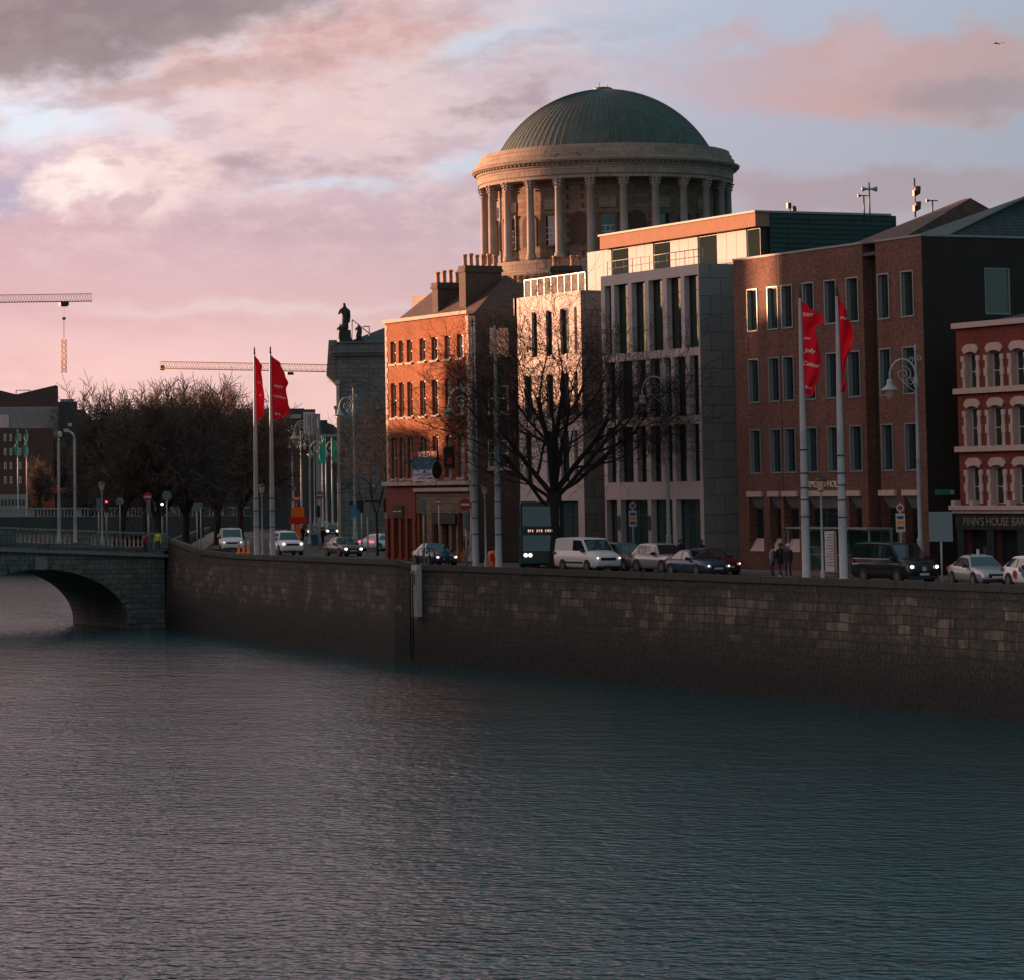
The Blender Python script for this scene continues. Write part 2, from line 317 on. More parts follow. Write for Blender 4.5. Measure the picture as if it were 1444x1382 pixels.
m=MB(); n=len(land); m.add([(p[0],p[1],5.84) for p in land]+[(p[0],p[1],-2) for p in land],[tuple(range(n))]+[(i,(i+1)%n,n+(i+1)%n,n+i) for i in range(n)]); struct(m,'ground','ground_mat')
m=poly_sheet([(-45,-60),(10,50),(40,138),(40,251),(60,360),(40,640),(-1400,640),(-1400,-60)],5.84); struct(m,'south_bank_ground','ground_mat')
def strip(path,o0,o1,z,name,mat,h=0):
    """a sheet that follows a plan path between two offsets to its right"""
    m=MB(); L=[];Rr=[]
    for i,p in enumerate(path):
        a=Vector(path[max(i-1,0)]);b=Vector(path[min(i+1,len(path)-1)]); d=(b-a).normalized(); nn=Vector((d.y,-d.x)); q=Vector(p)
        L.append(q+nn*o0); Rr.append(q+nn*o1)
    for i in range(len(path)-1):
        m.quad((*L[i],z),(*Rr[i],z),(*Rr[i+1],z),(*L[i+1],z))
        if h:
            for S in (L,Rr): m.quad((*S[i],z-h),(*S[i+1],z-h),(*S[i+1],z),(*S[i],z))
    return struct(m,name,mat)
qp=[Vector((92.5,60)),Vector((92.5,150)),Vector((92.5,192))]+[Vector(b) for b in bank[2:]]+[Vector((P0.x,P0.y))+Vector(dirN[:2])*k for k in(20,60,120,200,400)]
qp=[Vector(p[:2]) for p in qp]
strip(qp,.6,2.6,5.98,'river_pavement','pavement',.13)
strip(qp,2.6,9.6,5.855,'quay_road','asphalt')
strip(qp[:3],9.6,12.6,5.98,'building_pavement','pavement',.13)
m=MB()
for k in range(22):
    y=70+k*5.6; m.quad((98.75,y,5.861),(98.87,y,5.861),(98.87,y+3,5.861),(98.75,y+3,5.861))
m.quad((95.35,60,5.861),(95.45,60,5.861),(95.45,190,5.861),(95.35,190,5.861)); m.quad((101.7,60,5.861),(101.8,60,5.861),(101.8,190,5.861),(101.7,190,5.861))
struct(m,'road_markings','paint_line')
m=poly_sheet([(104,226.5),(150,226.5),(175,300),(150,262),(110,240)],5.858); struct(m,'side_street','asphalt')
# ================================================================ quay wall
def quay_wall(i0,i1,label,ext=None,mid=True):
    pts=[(*bank[i],tops[i]) for i in range(i0,i1+1)]
    if ext: pts=[(*p,t) for p,t in ext]
    root=thing('quay_wall',label,'wall',(pts[0][0],pts[0][1],0),world=True,group=None); body=MB(); cop=MB()
    # resample
    res=[]
    for a,b in zip(pts,pts[1:]):
        a=Vector(a);b=Vector(b);k=max(1,int((b-a).length/1.2))
        res+= [a+(b-a)*(j/k) for j in range(k)]
    res.append(Vector(pts[-1]))
    nrm=[]
    for i in range(len(res)):
        d=(res[min(i+1,len(res)-1)]-res[max(i-1,0)]); d.z=0; d.normalize(); nrm.append(Vector((-d.y,d.x,0)))
    NR=13
    def face(i,j):
        p=res[i]; H=p.z-.34; z=-1.2+(H+1.2)*j/NR; b=(1-j/NR)*.35; return (p.x+nrm[i].x*(b+random.uniform(0,.03)),p.y+nrm[i].y*b,z)
    V=[face(i,j) for i in range(len(res)) for j in range(NR+1)]
    body.add(V,[(i*(NR+1)+j,(i+1)*(NR+1)+j,(i+1)*(NR+1)+j+1,i*(NR+1)+j+1) for i in range(len(res)-1) for j in range(NR)])
    for i in range(len(res)-1):
        a,b=res[i],res[i+1]; na,nb=nrm[i],nrm[i+1]
        Q=lambda p,q,o,z: (p.x+q.x*o,p.y+q.y*o,z)
        body.quad(Q(a,na,-.5,-1.2),Q(b,nb,-.5,-1.2),Q(b,nb,-.5,b.z-.34),Q(a,na,-.5,a.z-.34))
        s=random.uniform(-.015,.015)
        cop.hexa([Q(a,na,-.55,a.z-.34),Q(b,nb,-.55,b.z-.34),Q(b,nb,.1+s,b.z-.34),Q(a,na,.1+s,a.z-.34),Q(a,na,-.5,a.z),Q(b,nb,-.5,b.z),Q(b,nb,.05+s,b.z),Q(a,na,.05+s,a.z)])
    body.build('wall_body','quay_stone',root); cop.build('coping','coping_stone',root); return root
quay_wall(0,1,'long straight dark stone river wall with pale blocks right of the white tide board')
quay_wall(1,6,'curving mossy stone river wall between the arched bridge and the white tide board')
quay_wall(0,0,'dark far river wall running on behind the arched stone bridge',ext=[((P0.x+4.6,P0.y+13),6.9),((P0.x+20,P0.y+50),6.6),((P1.x,P1.y),6.6)])
# tide board with ladder in front of the wall step
yl=PX(592,860,92.2)[0]
t=thing('tide_board','tall white tide board with black ladder rails fixed to the river wall','tide board',(92.2,yl,0),world=True)
b=MB(); b.box(91.85,92.15,yl-.42,yl+.42,2.9,6.1); b.build('board','wood_white',t)
l=MB()
for dy in(-.05,.3): l.tube([(91.7,yl+dy,.2),(91.7,yl+dy,5.6),(91.8,yl+dy-.0,5.75)],.045,6)
for k in range(16): l.tube([(91.7,yl-.05,.5+k*.33),(91.7,yl+.3,.5+k*.33)],.022,5)
l.tube([(91.7,yl-.3,4.9),(91.7,yl-.3,5.6),(91.7,yl+.3,5.6)],.035,5); l.build('ladder','black',t)
tk=MB()
for k in range(14): tk.box(91.83,91.85,yl-.42,yl-.42+(.22 if k%2 else .12),3.1+k*.2,3.14+k*.2)
tk.build('scale_marks','black',t)
t=thing('ladder_handrail','pair of dark hoop handrails on the quay top above the tide board','handrail',(92.6,yl,6.1),world=True)
for dy in(-.35,.35):
    b=MB(); b.tube([(92.3,yl+dy,6.1),(92.3,yl+dy,7.0),(92.5,yl+dy,7.12),(93.0,yl+dy,7.12),(93.1,yl+dy,6.9),(93.1,yl+dy,5.98)],.03,6); b.build('rail','black',t)
# ================================================================ arched bridge
YB=P0.y; xr=P0.x-.3
def bz(X): return PY(238,752,YB)[1]+(PY(0,743,YB)[1]-PY(238,752,YB)[1])*max(0,min(1.25,(P0.x-X)/(P0.x-PY(0,743,YB)[0])))   # coping height
br=thing('arched_bridge','grey stone arched bridge with balustrade crossing the river at left','bridge',(xr,YB,0),world=True)
cxp=PY(57,870,YB)[0]; hs=PY(181,870,YB)[0]-cxp; zc=PY(57,803,YB)[1]; zs=.35
XL=38.; pitch_=2*hs+2.4; arcs=[cxp-pitch_*2,cxp-pitch_,cxp]
def intr(X,ex=0):
    for c in arcs:
        q=(X-c)/(hs+ex)
        if abs(q)<1: return zs+(zc-zs+ex)*math.sqrt(1-q*q)
    return -1.5
xs=sorted({XL,xr,*[c+s*hs*.9999 for c in arcs for s in(-1,1)],*[c+hs*math.sin(R(a)) for c in arcs for a in range(-88,89,4)]})
W=13.0; b=MB()
for a,c in zip(xs,xs[1:]):
    if c-a<1e-6: continue
    mid=(a+c)/2; za=intr(a+1e-4*(1 if intr(mid)>-1 else 0)); zb=intr(c-1e-4*(1 if intr(mid)>-1 else 0))
    if intr(mid)<-1: za=zb=-1.5
    ta,tb=bz(a)-1.45,bz(c)-1.45
    b.quad((a,YB,za),(c,YB,zb),(c,YB,tb),(a,YB,ta)); b.quad((a,YB+W,za),(c,YB+W,zb),(c,YB+W,tb),(a,YB+W,ta))
    b.quad((a,YB,za),(c,YB,zb),(c,YB+W,zb),(a,YB+W,za)); b.quad((a,YB,ta),(c,YB,tb),(c,YB+W,tb),(a,YB+W,ta))
    if intr(mid)>-1 and (abs(a-min(arcs,key=lambda q:abs(q-mid)))>hs*.99): pass
for c in arcs:
    for s in(-1,1): b.quad((c+s*hs,YB,-1.5),(c+s*hs,YB+W,-1.5),(c+s*hs,YB+W,zs+.1),(c+s*hs,YB,zs+.1))
b.build('arch_body','bridge_stone',br)
for c in arcs:
    N_=26; ring=MB()
    for i in range(N_):
        t0=math.pi*i/N_; t1=math.pi*(i+1)/N_; g=.012
        def q(t,e): return (c+(hs+e)*math.cos(t),zs+(zc-zs+e)*math.sin(t))
        p=[q(t0+g,0),q(t1-g,0),q(t1-g,.62),q(t0+g,.62)]
        ring.hexa([(x,YB-.12,z) for x,z in p]+[(x,YB+.05,z) for x,z in p])
    ring.build('arch_ring','bridge_stone',br)
    k=MB(); k.box(c-.5,c+.5,YB-.32,YB+.02,zc-.02,zc+1.0); k.build('keystone','lead',br)
def hband(z0,z1,y0,y1,name,mat,x0=XL,x1=xr+.2,n=14):
    m=MB()
    for i in range(n):
        a=x0+(x1-x0)*i/n; c=x0+(x1-x0)*(i+1)/n
        m.hexa([(a,y0,bz(a)+z0),(c,y0,bz(c)+z0),(c,y1,bz(c)+z0),(a,y1,bz(a)+z0),(a,y0,bz(a)+z1),(c,y0,bz(c)+z1),(c,y1,bz(c)+z1),(a,y1,bz(a)+z1)])
    return m.build(name,mat,br)
hband(-.16,0,YB-.12,YB+.5,'coping','lead'); hband(-1.45,-1.18,YB-.05,YB+.45,'balustrade_plinth','bridge_stone'); hband(-1.95,-1.68,YB-.3,YB-.003,'string_course','lead')
hband(-.16,0,YB+W-.5,YB+W+.1,'coping','lead'); hband(-1.45,-.16,YB+W-.42,YB+W,'rear_parapet','bridge_stone')
piers=[(0,21),(102,126),(205,240)]; base_x=[(PY(a,760,YB)[0],PY(c,760,YB)[0]) for a,c in piers]
span=base_x[1][0]-base_x[0][1]; wp=base_x[1][1]-base_x[1][0]
pp=[base_x[2],base_x[1],(base_x[0][0],base_x[0][1])]; x=base_x[0][0]
while x>XL: pp.append((x-span-wp,x-span)); x-=span+wp
for a,c in pp:
    m=MB(); z=bz((a+c)/2); m.hexa([(a,YB-.07,z-1.44),(c,YB-.07,z-1.44),(c,YB+.47,z-1.44),(a,YB+.47,z-1.44),(a,YB-.07,bz(a)-.17),(c,YB-.07,bz(c)-.17),(c,YB+.47,bz(c)-.17),(a,YB+.47,bz(a)-.17)])
    m.build('parapet_pier','bridge_stone',br)
bal=MB(); bal.lathe([(.13,0),(.13,.08),(.07,.12),(.13,.36),(.12,.46),(.055,.72),(.05,.84),(.11,.92),(.11,1.02)],n=8)
first=None
prs=sorted(pp)
for (a0,a1),(b0,b1) in zip(prs,prs[1:]):
    nb=13; 
    for i in range(nb):
        X=a1+(b0-a1)*(i+.5)/nb
        if X<60: continue
        if first is None: first=bal.build('baluster','cream_stone',None); first.parent=br; o=first
        else: o=first.copy(); COL.objects.link(o); o.parent=br
        o.location=Vector((X,YB+.2,bz(X)-1.18))-Vector(br['_w'])
dk=MB(); dk.hexa([(XL,YB+.46,bz(XL)-1.9),(xr+6,YB+.46,bz(xr)-1.5),(xr+6,YB+W-.5,bz(xr)-1.5),(XL,YB+W-.5,bz(XL)-1.9),(XL,YB+.46,bz(XL)-1.3),(xr+6,YB+.46,bz(xr)-1.35),(xr+6,YB+W-.5,bz(xr)-1.35),(XL,YB+W-.5,bz(XL)-1.3)]); dk.build('deck','asphalt',br)
# second bridge, far behind
b2=PD(0,718,490); D2=490
f2=thing('far_bridge','long dark balustraded bridge seen beyond the arched bridge','bridge',(b2.x,b2.y,0),world=True)
A=PD(-420,722,D2+10); Bp=PD(352,722,D2); zt=PD(85,716.5,D2).z
dv=(Bp-A); dv.z=0; Lb=dv.length; dv.normalize(); nv=Vector((-dv.y,dv.x,0))
def P2(u,w,z): p=A+dv*u+nv*w; return (p.x,p.y,z)
m=MB(); nseg=66; ah=[(Lb*.12,Lb*.36),(Lb*.40,Lb*.66),(Lb*.70,Lb*.93)]
for i in range(nseg):
    a=Lb*i/nseg;c=Lb*(i+1)/nseg
    def lo(u):
        for p,q in ah:
            if p<u<q: return 5.3*math.sqrt(max(0,1-((u-(p+q)/2)/((q-p)/2))**2))
        return -1
    za,zb=lo(a),lo(c)
    m.hexa([P2(a,0,za),P2(c,0,zb),P2(c,12,zb),P2(a,12,za),P2(a,0,zt-1.3),P2(c,0,zt-1.3),P2(c,12,zt-1.3),P2(a,12,zt-1.3)])
m.build('arch_body','far_dark',f2); m=MB(); m.hexa([P2(0,-.1,zt-.2),P2(Lb,-.1,zt-.2),P2(Lb,.4,zt-.2),P2(0,.4,zt-.2),P2(0,-.1,zt),P2(Lb,-.1,zt),P2(Lb,.4,zt),P2(0,.4,zt)]); m.build('coping','lead',f2)
m=MB()
for i in range(int(Lb/.5)):
    u=i*.5
    if (u%7)<1.2: continue
    m.hexa([P2(u,.05,zt-1.3),P2(u+.2,.05,zt-1.3),P2(u+.2,.25,zt-1.3),P2(u,.25,zt-1.3),P2(u,.05,zt-.2),P2(u+.2,.05,zt-.2),P2(u+.2,.25,zt-.2),P2(u,.25,zt-.2)])
for i in range(int(Lb/7)+1):
    u=i*7; m.hexa([P2(u,0,zt-1.3),P2(u+1.2,0,zt-1.3),P2(u+1.2,.35,zt-1.3),P2(u,.35,zt-1.3),P2(u,0,zt-.2),P2(u+1.2,0,zt-.2),P2(u+1.2,.35,zt-.2),P2(u,.35,zt-.2)])
m.build('balustrade','far_grey',f2)
# ================================================================ buildings on the quay
class Bld:
    def __init__(s,name,label,Yl,Yr,ztop,X=XB,depth=14,cat='building'):
        s.Yl,s.Yr,s.zt,s.X,s.D=Yl,Yr,ztop,X,depth; s.root=thing(name,label,cat,(X,Yr,ZG),world=True)
        s.O=Vector((X,Yl,ZG)); s.E=Vector((X,Yr,ZG)); s.fh=[]; s.eh=[]
    def uv(s,x,y): Y,z=PX(x,y,s.X); return s.Yl-Y,z-ZG
    def ev(s,x,y): X,z=PY(x,y,s.Yr); return X-s.X,z-ZG
    def walls(s,mat,depth=.3,emat=None,roof='roof_dark',par=.5):
        m=MB(); wallpanel(m,s.O,UX,s.Yl-s.Yr,s.zt-ZG,s.fh,depth,NX)
        if emat: m.mi=1
        wallpanel(m,s.E,UY,s.D,s.zt-ZG,s.eh,.15,NY); m.mi=0
        wallpanel(m,Vector((s.X,s.Yl,ZG)),UY,s.D,s.zt-ZG,[],.1,-NY); wallpanel(m,Vector((s.X+s.D,s.Yl,ZG)),UX,s.Yl-s.Yr,s.zt-ZG,[],.1,-NX)
        w=m.build('wall',[mat]+([emat] if emat else []),s.root)
        r=MB(); r.box(s.X+.02,s.X+s.D-.02,s.Yr+.02,s.Yl-.02,s.zt-par-.2,s.zt-par); r.build('roof',roof,s.root); return w
    def core(s,mat='black',d=1.4):
        m=MB(); m.box(s.X+d,s.X+s.D-.1,s.Yr+.25,s.Yl-.1,ZG,s.zt-.9); m.build('interior_wall',mat,s.root)
# ---- brick terrace on the corner (orange brick)
g=Bld('corner_terrace','orange brick Georgian corner terrace with chimney stacks beside the dome',ypx(545,600),ypx(663,600),23.05,depth=9)
gc=[(551,557.5),(562.5,568.5),(574,580.5),(592,599),(609,616.5),(627.5,634.5),(645,653)]
rowz=[(PX(551,482,XB)[1],PX(551,513.4,XB)[1]),(PX(552,540.5,XB)[1],PX(552,589,XB)[1]),(PX(553,617.5,XB)[1],PX(553,675,XB)[1])]
gw=[]
for ri,(z1,z0) in enumerate(rowz):
    for ci,(a,c) in enumerate(gc):
        yy=(498,565,645)[ri]; u0=g.uv(a+ri*.8,yy)[0]; u1=g.uv(c+ri*.8,yy)[0]; h=(u0-.05,u1+.05,z0-ZG,z1-ZG); g.fh.append(h); gw.append((h,ci,ri))
eh=[]
for (x0,x1,y1,y0) in ((690,718,462,500),(688,718,543,582),(688,718,620,660)):
    u0,v1=g.ev(x0,y1);u1,v0=g.ev(x1,y0); eh.append((u0,u1,v0,v1))
g.eh=eh
# ground floor openings: red shopfront at the left, stone shopfront at the right
gz=lambda x,y: g.uv(x,y)
shopv=zpx(560,683)-ZG
gop=[]
for a,c in ((549,553),(558,564),(568,573),(577,583),(591,595.5),(599,602),(612,620),(625,634),(639,644),(648,654)):
    u0=g.uv(a,740)[0];u1=g.uv(c,740)[0]; h=(u0,u1,.15 if a<600 else .7,zpx(560,(712 if a<590 else 704))-ZG); gop.append(h)
g.fh+=gop
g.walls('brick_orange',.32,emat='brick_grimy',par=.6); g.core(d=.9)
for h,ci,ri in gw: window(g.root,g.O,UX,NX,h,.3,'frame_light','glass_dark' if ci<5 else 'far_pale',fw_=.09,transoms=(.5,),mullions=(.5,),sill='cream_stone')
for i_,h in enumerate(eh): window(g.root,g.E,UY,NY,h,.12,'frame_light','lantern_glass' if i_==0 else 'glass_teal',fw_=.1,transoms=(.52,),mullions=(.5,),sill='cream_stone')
for i,h in enumerate(gop): window(g.root,g.O,UX,NX,h,.3,'shop_red' if i<4 else 'trim_dark','glass_dark',fw_=.08,transoms=(.8,))
Wg=g.Yl-g.Yr; m=MB(); obox(m,g.O,UX,NX,-.1,Wg+.12,g.zt-ZG-.02,g.zt-ZG+.22,-.3,.22); m.build('coping','cream_stone',g.root)
qa,qb,qc=MB(),MB(),MB()
for k in range(34):   # quoins
    w=.28 if k%2 else .42; v=4.3+k*.385
    if v+.36<g.zt-ZG: obox(qa,g.O,UX,NX,0,w,v,v+.36,-.05,.035); obox(qb,g.O,UX,NX,Wg-w,Wg-.001,v,v+.36,-.05,.035); obox(qc,g.E,UY,NY,0.001,w*1.2,v,v+.36,-.05,.03)
for m in(qa,qb,qc): m.build('quoin','cream_stone',g.root)
ur=g.uv(588,720)[0]
m=MB(); obox(m,g.O,UX,NX,-.05,ur,shopv-.1,shopv+.2,.0,.42); obox(m,g.O,UX,NX,ur+.002,Wg+.05,shopv-.55,shopv-.3,0,.3); obox(m,g.O,UX,NX,ur+.002,Wg+.05,shopv-.1,shopv+.2,0,.38); m.build('shop_cornice','cream_stone',g.root)
m=MB(); obox(m,g.O,UX,NX,0,ur,2.95,shopv-.1,.001,.12)
for a,c in ((545,549),(553.2,557.8),(564.2,567.8),(573.2,576.8),(583.2,588)): u0=g.uv(a,740)[0];u1=g.uv(c,740)[0]; obox(m,g.O,UX,NX,u0,u1,0,2.949,.001,.14)
m.build('red_shopfront','shop_red',g.root)
m=MB(); obox(m,g.O,UX,NX,ur+.01,Wg,shopv-.3,shopv-.1,.001,.06); obox(m,g.O,UX,NX,ur+.01,Wg,3.35,shopv-.55,.001,.08)
for a,c in ((603,611),(620.5,624.5),(634.5,638.5),(644.5,647.5),(654.5,662)): u0=g.uv(a,740)[0];u1=g.uv(c,740)[0]; obox(m,g.O,UX,NX,u0,min(u1,Wg),0,3.349,.001,.1)
m.build('stone_shopfront','ashlar_dark',g.root)
for a_,c_,v0,v1,d1 in((557,571,3.05,3.9,.2),(613,646,2.6,3.3,.26)): m=MB(); obox(m,g.O,UX,NX,g.uv(a_,700)[0],g.uv(c_,700)[0],v0,v1,.121,d1); m.build('fascia_sign','shop_dark',g.root)
m=MB()
for k in(0,1): obox(m,g.O,UX,NX,g.uv(557,700)[0]+.08+k*.75,g.uv(557,700)[0]+.62+k*.75,3.44,3.5,.201,.212)
m.build('sign_stripe','letter_pale',g.root)
# pitched roof, ridge parallel to the quay, hipped at the near end
m=MB(); X0,X1=g.X+.35,g.X+g.D-.2; Xm=(X0+X1)/2; ze=g.zt-.15; zr=ze+3.1; ya,yb_=g.Yl-.1,g.Yr+.2
m.add([(X0,ya,ze),(X1,ya,ze),(Xm,ya,zr),(X0,yb_,ze),(X1,yb_,ze),(Xm,yb_+2.9,zr)],[(0,2,5,3),(1,4,5,2),(3,5,4),(0,1,2),(0,3,4,1)]); m.build('pitched_roof','slate_rust',g.root)
def chimney(root,X0,X1,Y0,Y1,z0,z1,npots,mat='brick_grimy',tall=.85,skip=()):
    m=MB(); m.box(X0,X1,Y0,Y1,z0,z1-.45); m.box(X0-.1,X1+.1,Y0-.1,Y1+.1,z1-.45,z1-.25); m.box(X0-.04,X1+.04,Y0-.04,Y1+.04,z1-.25,z1); c=m.build('chimney',mat,root)
    for i in range(npots):
        if i in skip: continue
        x=X0+(X1-X0)*(i+.5)/npots; p=MB(); s=random.uniform(.88,1.12)
        p.lathe([(.19,0),(.15,.12),(.135,tall*.8*s),(.185,tall*.83*s),(.18,tall*s),(.10,tall*s),(.09,tall*.7)],(x,(Y0+Y1)/2,z1),10); p.build('chimney_pot','pots',c)
Yc=g.Yl-6.2; a,zt_=PY(617,398,Yc); c,_=PY(653,398,Yc); chimney(g.root,a,c,Yc,Yc+.9,23.0,zt_,4)
Yc=g.Yr+3.0; a,zt_=PY(656,374,Yc); c,_=PY(707,374,Yc); chimney(g.root,a,c,Yc,Yc+1.0,22.8,zt_,6)
t=MB(); t.tube([(g.X-.1,g.Yr-.12,ZG),(g.X+.35,g.Yr-.12,ZG+.1),(g.X+.35,g.Yr-.12,g.zt-.6)],.09,6); t.build('drainpipe','pole_grey',g.root)
# sale board
bd=thing('sale_board','sold board in red, blue and white fixed above the red shopfront','sign',(XB-.6,ypx(594,655),ZG),world=True)
fy0,fz1=PX(582,637,XB-.6); fy1,fz0=PX(607,678,XB-.6); O=Vector((XB-.6,fy0,fz0)); U_=Vector((.22,-1,0)).normalized(); N_=Vector((-1,-.22,0)).normalized(); w=fy0-fy1; hh=fz1-fz0
for nm,v0,v1,mt in (('red_panel',.79,1,'dull_red'),('blue_panel',.39,.788,'blue_sign'),('white_panel',0,.388,'sign_white')):
    m=MB(); obox(m,O,U_,N_,0,w,hh*v0,hh*v1,0,.06); m.build(nm,mt,bd)
text('SOLD',.55,O+U_*w/2+Zv*hh*.895+N_*.06,U_,Zv,N_,bd,'letter_white',xs=1.0)
m=MB()
for v,a_,b_ in ((.74,.06,.94),(.66,.1,.9),(.6,.1,.9),(.52,.3,.7)): obox(m,O,U_,N_,w*a_,w*b_,hh*v,hh*v+.05,.06,.07)
m.build('small_print','blue_pale',bd)
m=MB(); obox(m,O,U_,N_,w*.08,w*.92,hh*.2,hh*.22,.06,.07); obox(m,O,U_,N_,w*.25,w*.75,hh*.08,hh*.1,.06,.07)
c0=O+U_*w*.5+Zv*hh*.31+N_*.065; m.add([c0+U_*.14*math.cos(R(a_))+Zv*.14*math.sin(R(a_)) for a_ in range(0,360,20)],[tuple(range(18))]); m.build('emblem','blue_sign',bd)
m=MB(); m.tube([(XB-.5,fy1+.5,fz0+.2),(XB,fy1+.5,fz0+.2)],.04,6); m.tube([(XB-.5,fy1+.5,fz1-.4),(XB,fy1+.5,fz1-.4)],.04,6); m.build('bracket','black',bd)
# round pub sign and square hanging sign
t=thing('hanging_sign','dark round sign on a bracket right of the sold board','sign',(XB-.5,ypx(616,663),ZG),world=True); Y,z=PX(616,663,XB-.7)
m=MB(); m.prism([(XB-.7+.55*math.sin(R(a_))*.9,Y+.25*math.sin(R(a_)),z+.62*math.cos(R(a_))) for a_ in range(0,360,20)],(0,-.04,0),(0,.04,0)); m.build('disc','shop_dark',t); m=MB(); m.tube([(XB,Y,z+.75),(XB-1.2,Y,z+.75)],.03,5); m.build('bracket','black',t)
t=thing('box_sign','square dark hanging sign in front of the pale window of the brick terrace','sign',(XB-.5,ypx(633,646),ZG),world=True); Y,z=PX(633,645,XB-.6)
m=MB(); m.box(XB-1.0,XB-.2,Y-.08,Y+.08,z-.75,z+.7); m.build('panel','shop_dark',t); m=MB(); m.box(XB-.8,XB-.4,Y-.1,Y-.081,z-.5,z+.0); m.build('emblem','dull_red',t)
m=MB(); m.tube([(XB,Y,z+.75),(XB-1.1,Y,z+.75)],.03,5); m.build('bracket','black',t)
# ---- white office, left block
w1=Bld('white_office_annexe','pale stone office block with narrow slot windows behind the bare tree',ypx(732,600),ypx(822,600),PX(818,409,XB)[1],depth=12)
sl=[]
def addrow(b,cols,x,yt,yb,dx=0,lst=None):
    z1=zpx(x,yt)-ZG; z0=zpx(x,yb)-ZG
    for a,c in cols:
        u0=b.uv(a,(yt+yb)/2)[0];u1=b.uv(c,(yt+yb)/2)[0]; h=(u0,u1,z0,z1); b.fh.append(h); lst.append(h)
addrow(w1,[(750,757.5),(770,778.5),(790,802.5),(810,814)],775,437.5,502,lst=sl)
addrow(w1,[(740,750),(771,780.5),(791,802.5),(810,815)],775,527,590,lst=sl)
addrow(w1,[(741,750),(771,780.5),(791,802.5),(810,815)],775,608,680,lst=sl)
gs=[]; addrow(w1,[(735,757),(759.5,785),(788,816)],775,706,782,lst=gs)
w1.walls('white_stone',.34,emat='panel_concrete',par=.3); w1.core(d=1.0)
for i,h in enumerate(sl): window(w1.root,w1.O,UX,NX,h,.26,'trim_dark','glass_dark',fw_=.06,transoms=())
for h in gs: window(w1.root,w1.O,UX,NX,h,.3,'trim_dark','glass_teal',fw_=.07,transoms=(.75,),mullions=(.5,))
m=MB(); Y0,z1=PX(740,400,XB+.4); Y1,z0=PX(825,406,XB+.4); z0=w1.zt
npan=9
for i in range(npan):
    a=Y0+(w1.Yr-Y0)*i/npan; c=Y0+(w1.Yr-Y0)*(i+1)/npan; m.box(XB+.38,XB+.42,c+.06,a-.06,z0+.02,z0+1.15)
rl=m.build('glass_balustrade','glass_rail',w1.root)
m=MB(); m.box(XB+.35,XB+.45,w1.Yr,Y0,z0+1.15,z0+1.21)
for i in range(npan+1): a=Y0+(w1.Yr-Y0)*i/npan; m.box(XB+.36,XB+.44,a-.04,a+.04,z0-.3,z0+1.15)
m.build('rail','alu',rl)
m=MB(); obox(m,w1.O,UX,NX,-.35,.45,w1.zt-ZG-1.15,w1.zt-ZG-.003,0.003,.02); obox(m,w1.O,UX,NX,-.45,-.003,w1.zt-ZG-1.15,w1.zt-ZG-.003,-2,.02); m.build('roof_slab','white_stone',w1.root)
# ---- white office, main block
w2=Bld('white_office','white framed office block with rows of tall deep windows and set-back top floor',ypx(851,600),ypx(990,600),PX(988,371,XB)[1],depth=13)
s1=[];s2=[];s3=[];s4=[]
addrow(w2,[(853,862),(866.5,886),(891,910),(915,934.5),(940.5,960.5),(965.5,984.5)],978,387.5,489.5,lst=s1)
addrow(w2,[(855.5,868),(872.5,892),(898,911),(917,931),(937,946.5),(951,967),(973,985.5)],978,501,585.6,lst=s2)
addrow(w2,[(856.5,868.5),(873,893),(898.5,911.5),(918,932),(937.5,948),(952.5,968),(974,986.5)],978,597.5,678.5,lst=s3)
addrow(w2,[(856,871),(876,914),(919,949),(954,988)],978,704,786,lst=s4)
w2.walls('white_stone',.50,emat='panel_concrete',par=.3); w2.core(d=1.6)
for h in s1+s2+s3: window(w2.root,w2.O,UX,NX,h,.44,'trim_dark','glass_dark',fw_=.05,transoms=(.8,) if h in s1 else (.3,),mullions=())
for h in s4: window(w2.root,w2.O,UX,NX,h,.46,'trim_dark','glass_teal',fw_=.07,transoms=(.72,),mullions=(.5,))
for X_,x in((w2,873.5),(w2,916.5)):
    u=w2.uv(x,740)[0]; m=MB(); m.prism([w2.O+UX*u+Zv*(z_)+UX*w_ for w_,z_ in ((-.12,2.3),(.12,2.3),(.16,2.75),(.12,3.2),(-.12,3.2),(-.16,2.75))],NX*.01,NX*.05); m.build('plaque','trim_dark',w2.root)
# penthouse
XP=XB+4.5; ph=MB(); pr=w2.root
Ya=PX(829,370,XP)[0]; Yb=PX(1073,350,XP)[0]; zf1=PX(1073,297,XP)[1]; zf0=PX(1053,322.5,XP)[1]; zb=w2.zt-.6
ph.box(XP+.05,XP+9,Yb+.02,Ya-.02,zb,zf0); ph.build('penthouse_wall','trim_dark',pr)
segs=[(829,863,1),(863,887,0),(887,922,1),(922,946,0),(946,985,1),(985,1012,0),(1012,1054,1),(1054,1073,0)]
for a,c,k in segs:
    y0=PX(a,350,XP)[0]; y1=PX(c,350,XP)[0]; z0_=zb if a>829 else zb-.9
    if k:
        m=MB(); n=3
        for i in range(n): p=y0+(y1-y0)*i/n; q=y0+(y1-y0)*(i+1)/n; m.box(XP-.06,XP+.049,q+.02,p-.02,z0_,zf0-.02)
        m.build('cladding_panel','panel_white',pr)
    else:
        m=MB(); m.box(XP+.0,XP+.049,y1+.05,y0-.05,zb,zf0-.02); w_=m.build('window','trim_dark',pr); m=MB(); m.box(XP-.03,XP-.002,y1+.12,y0-.12,zb+.1,zf0-.1); m.build('pane','glass_deep',w_)
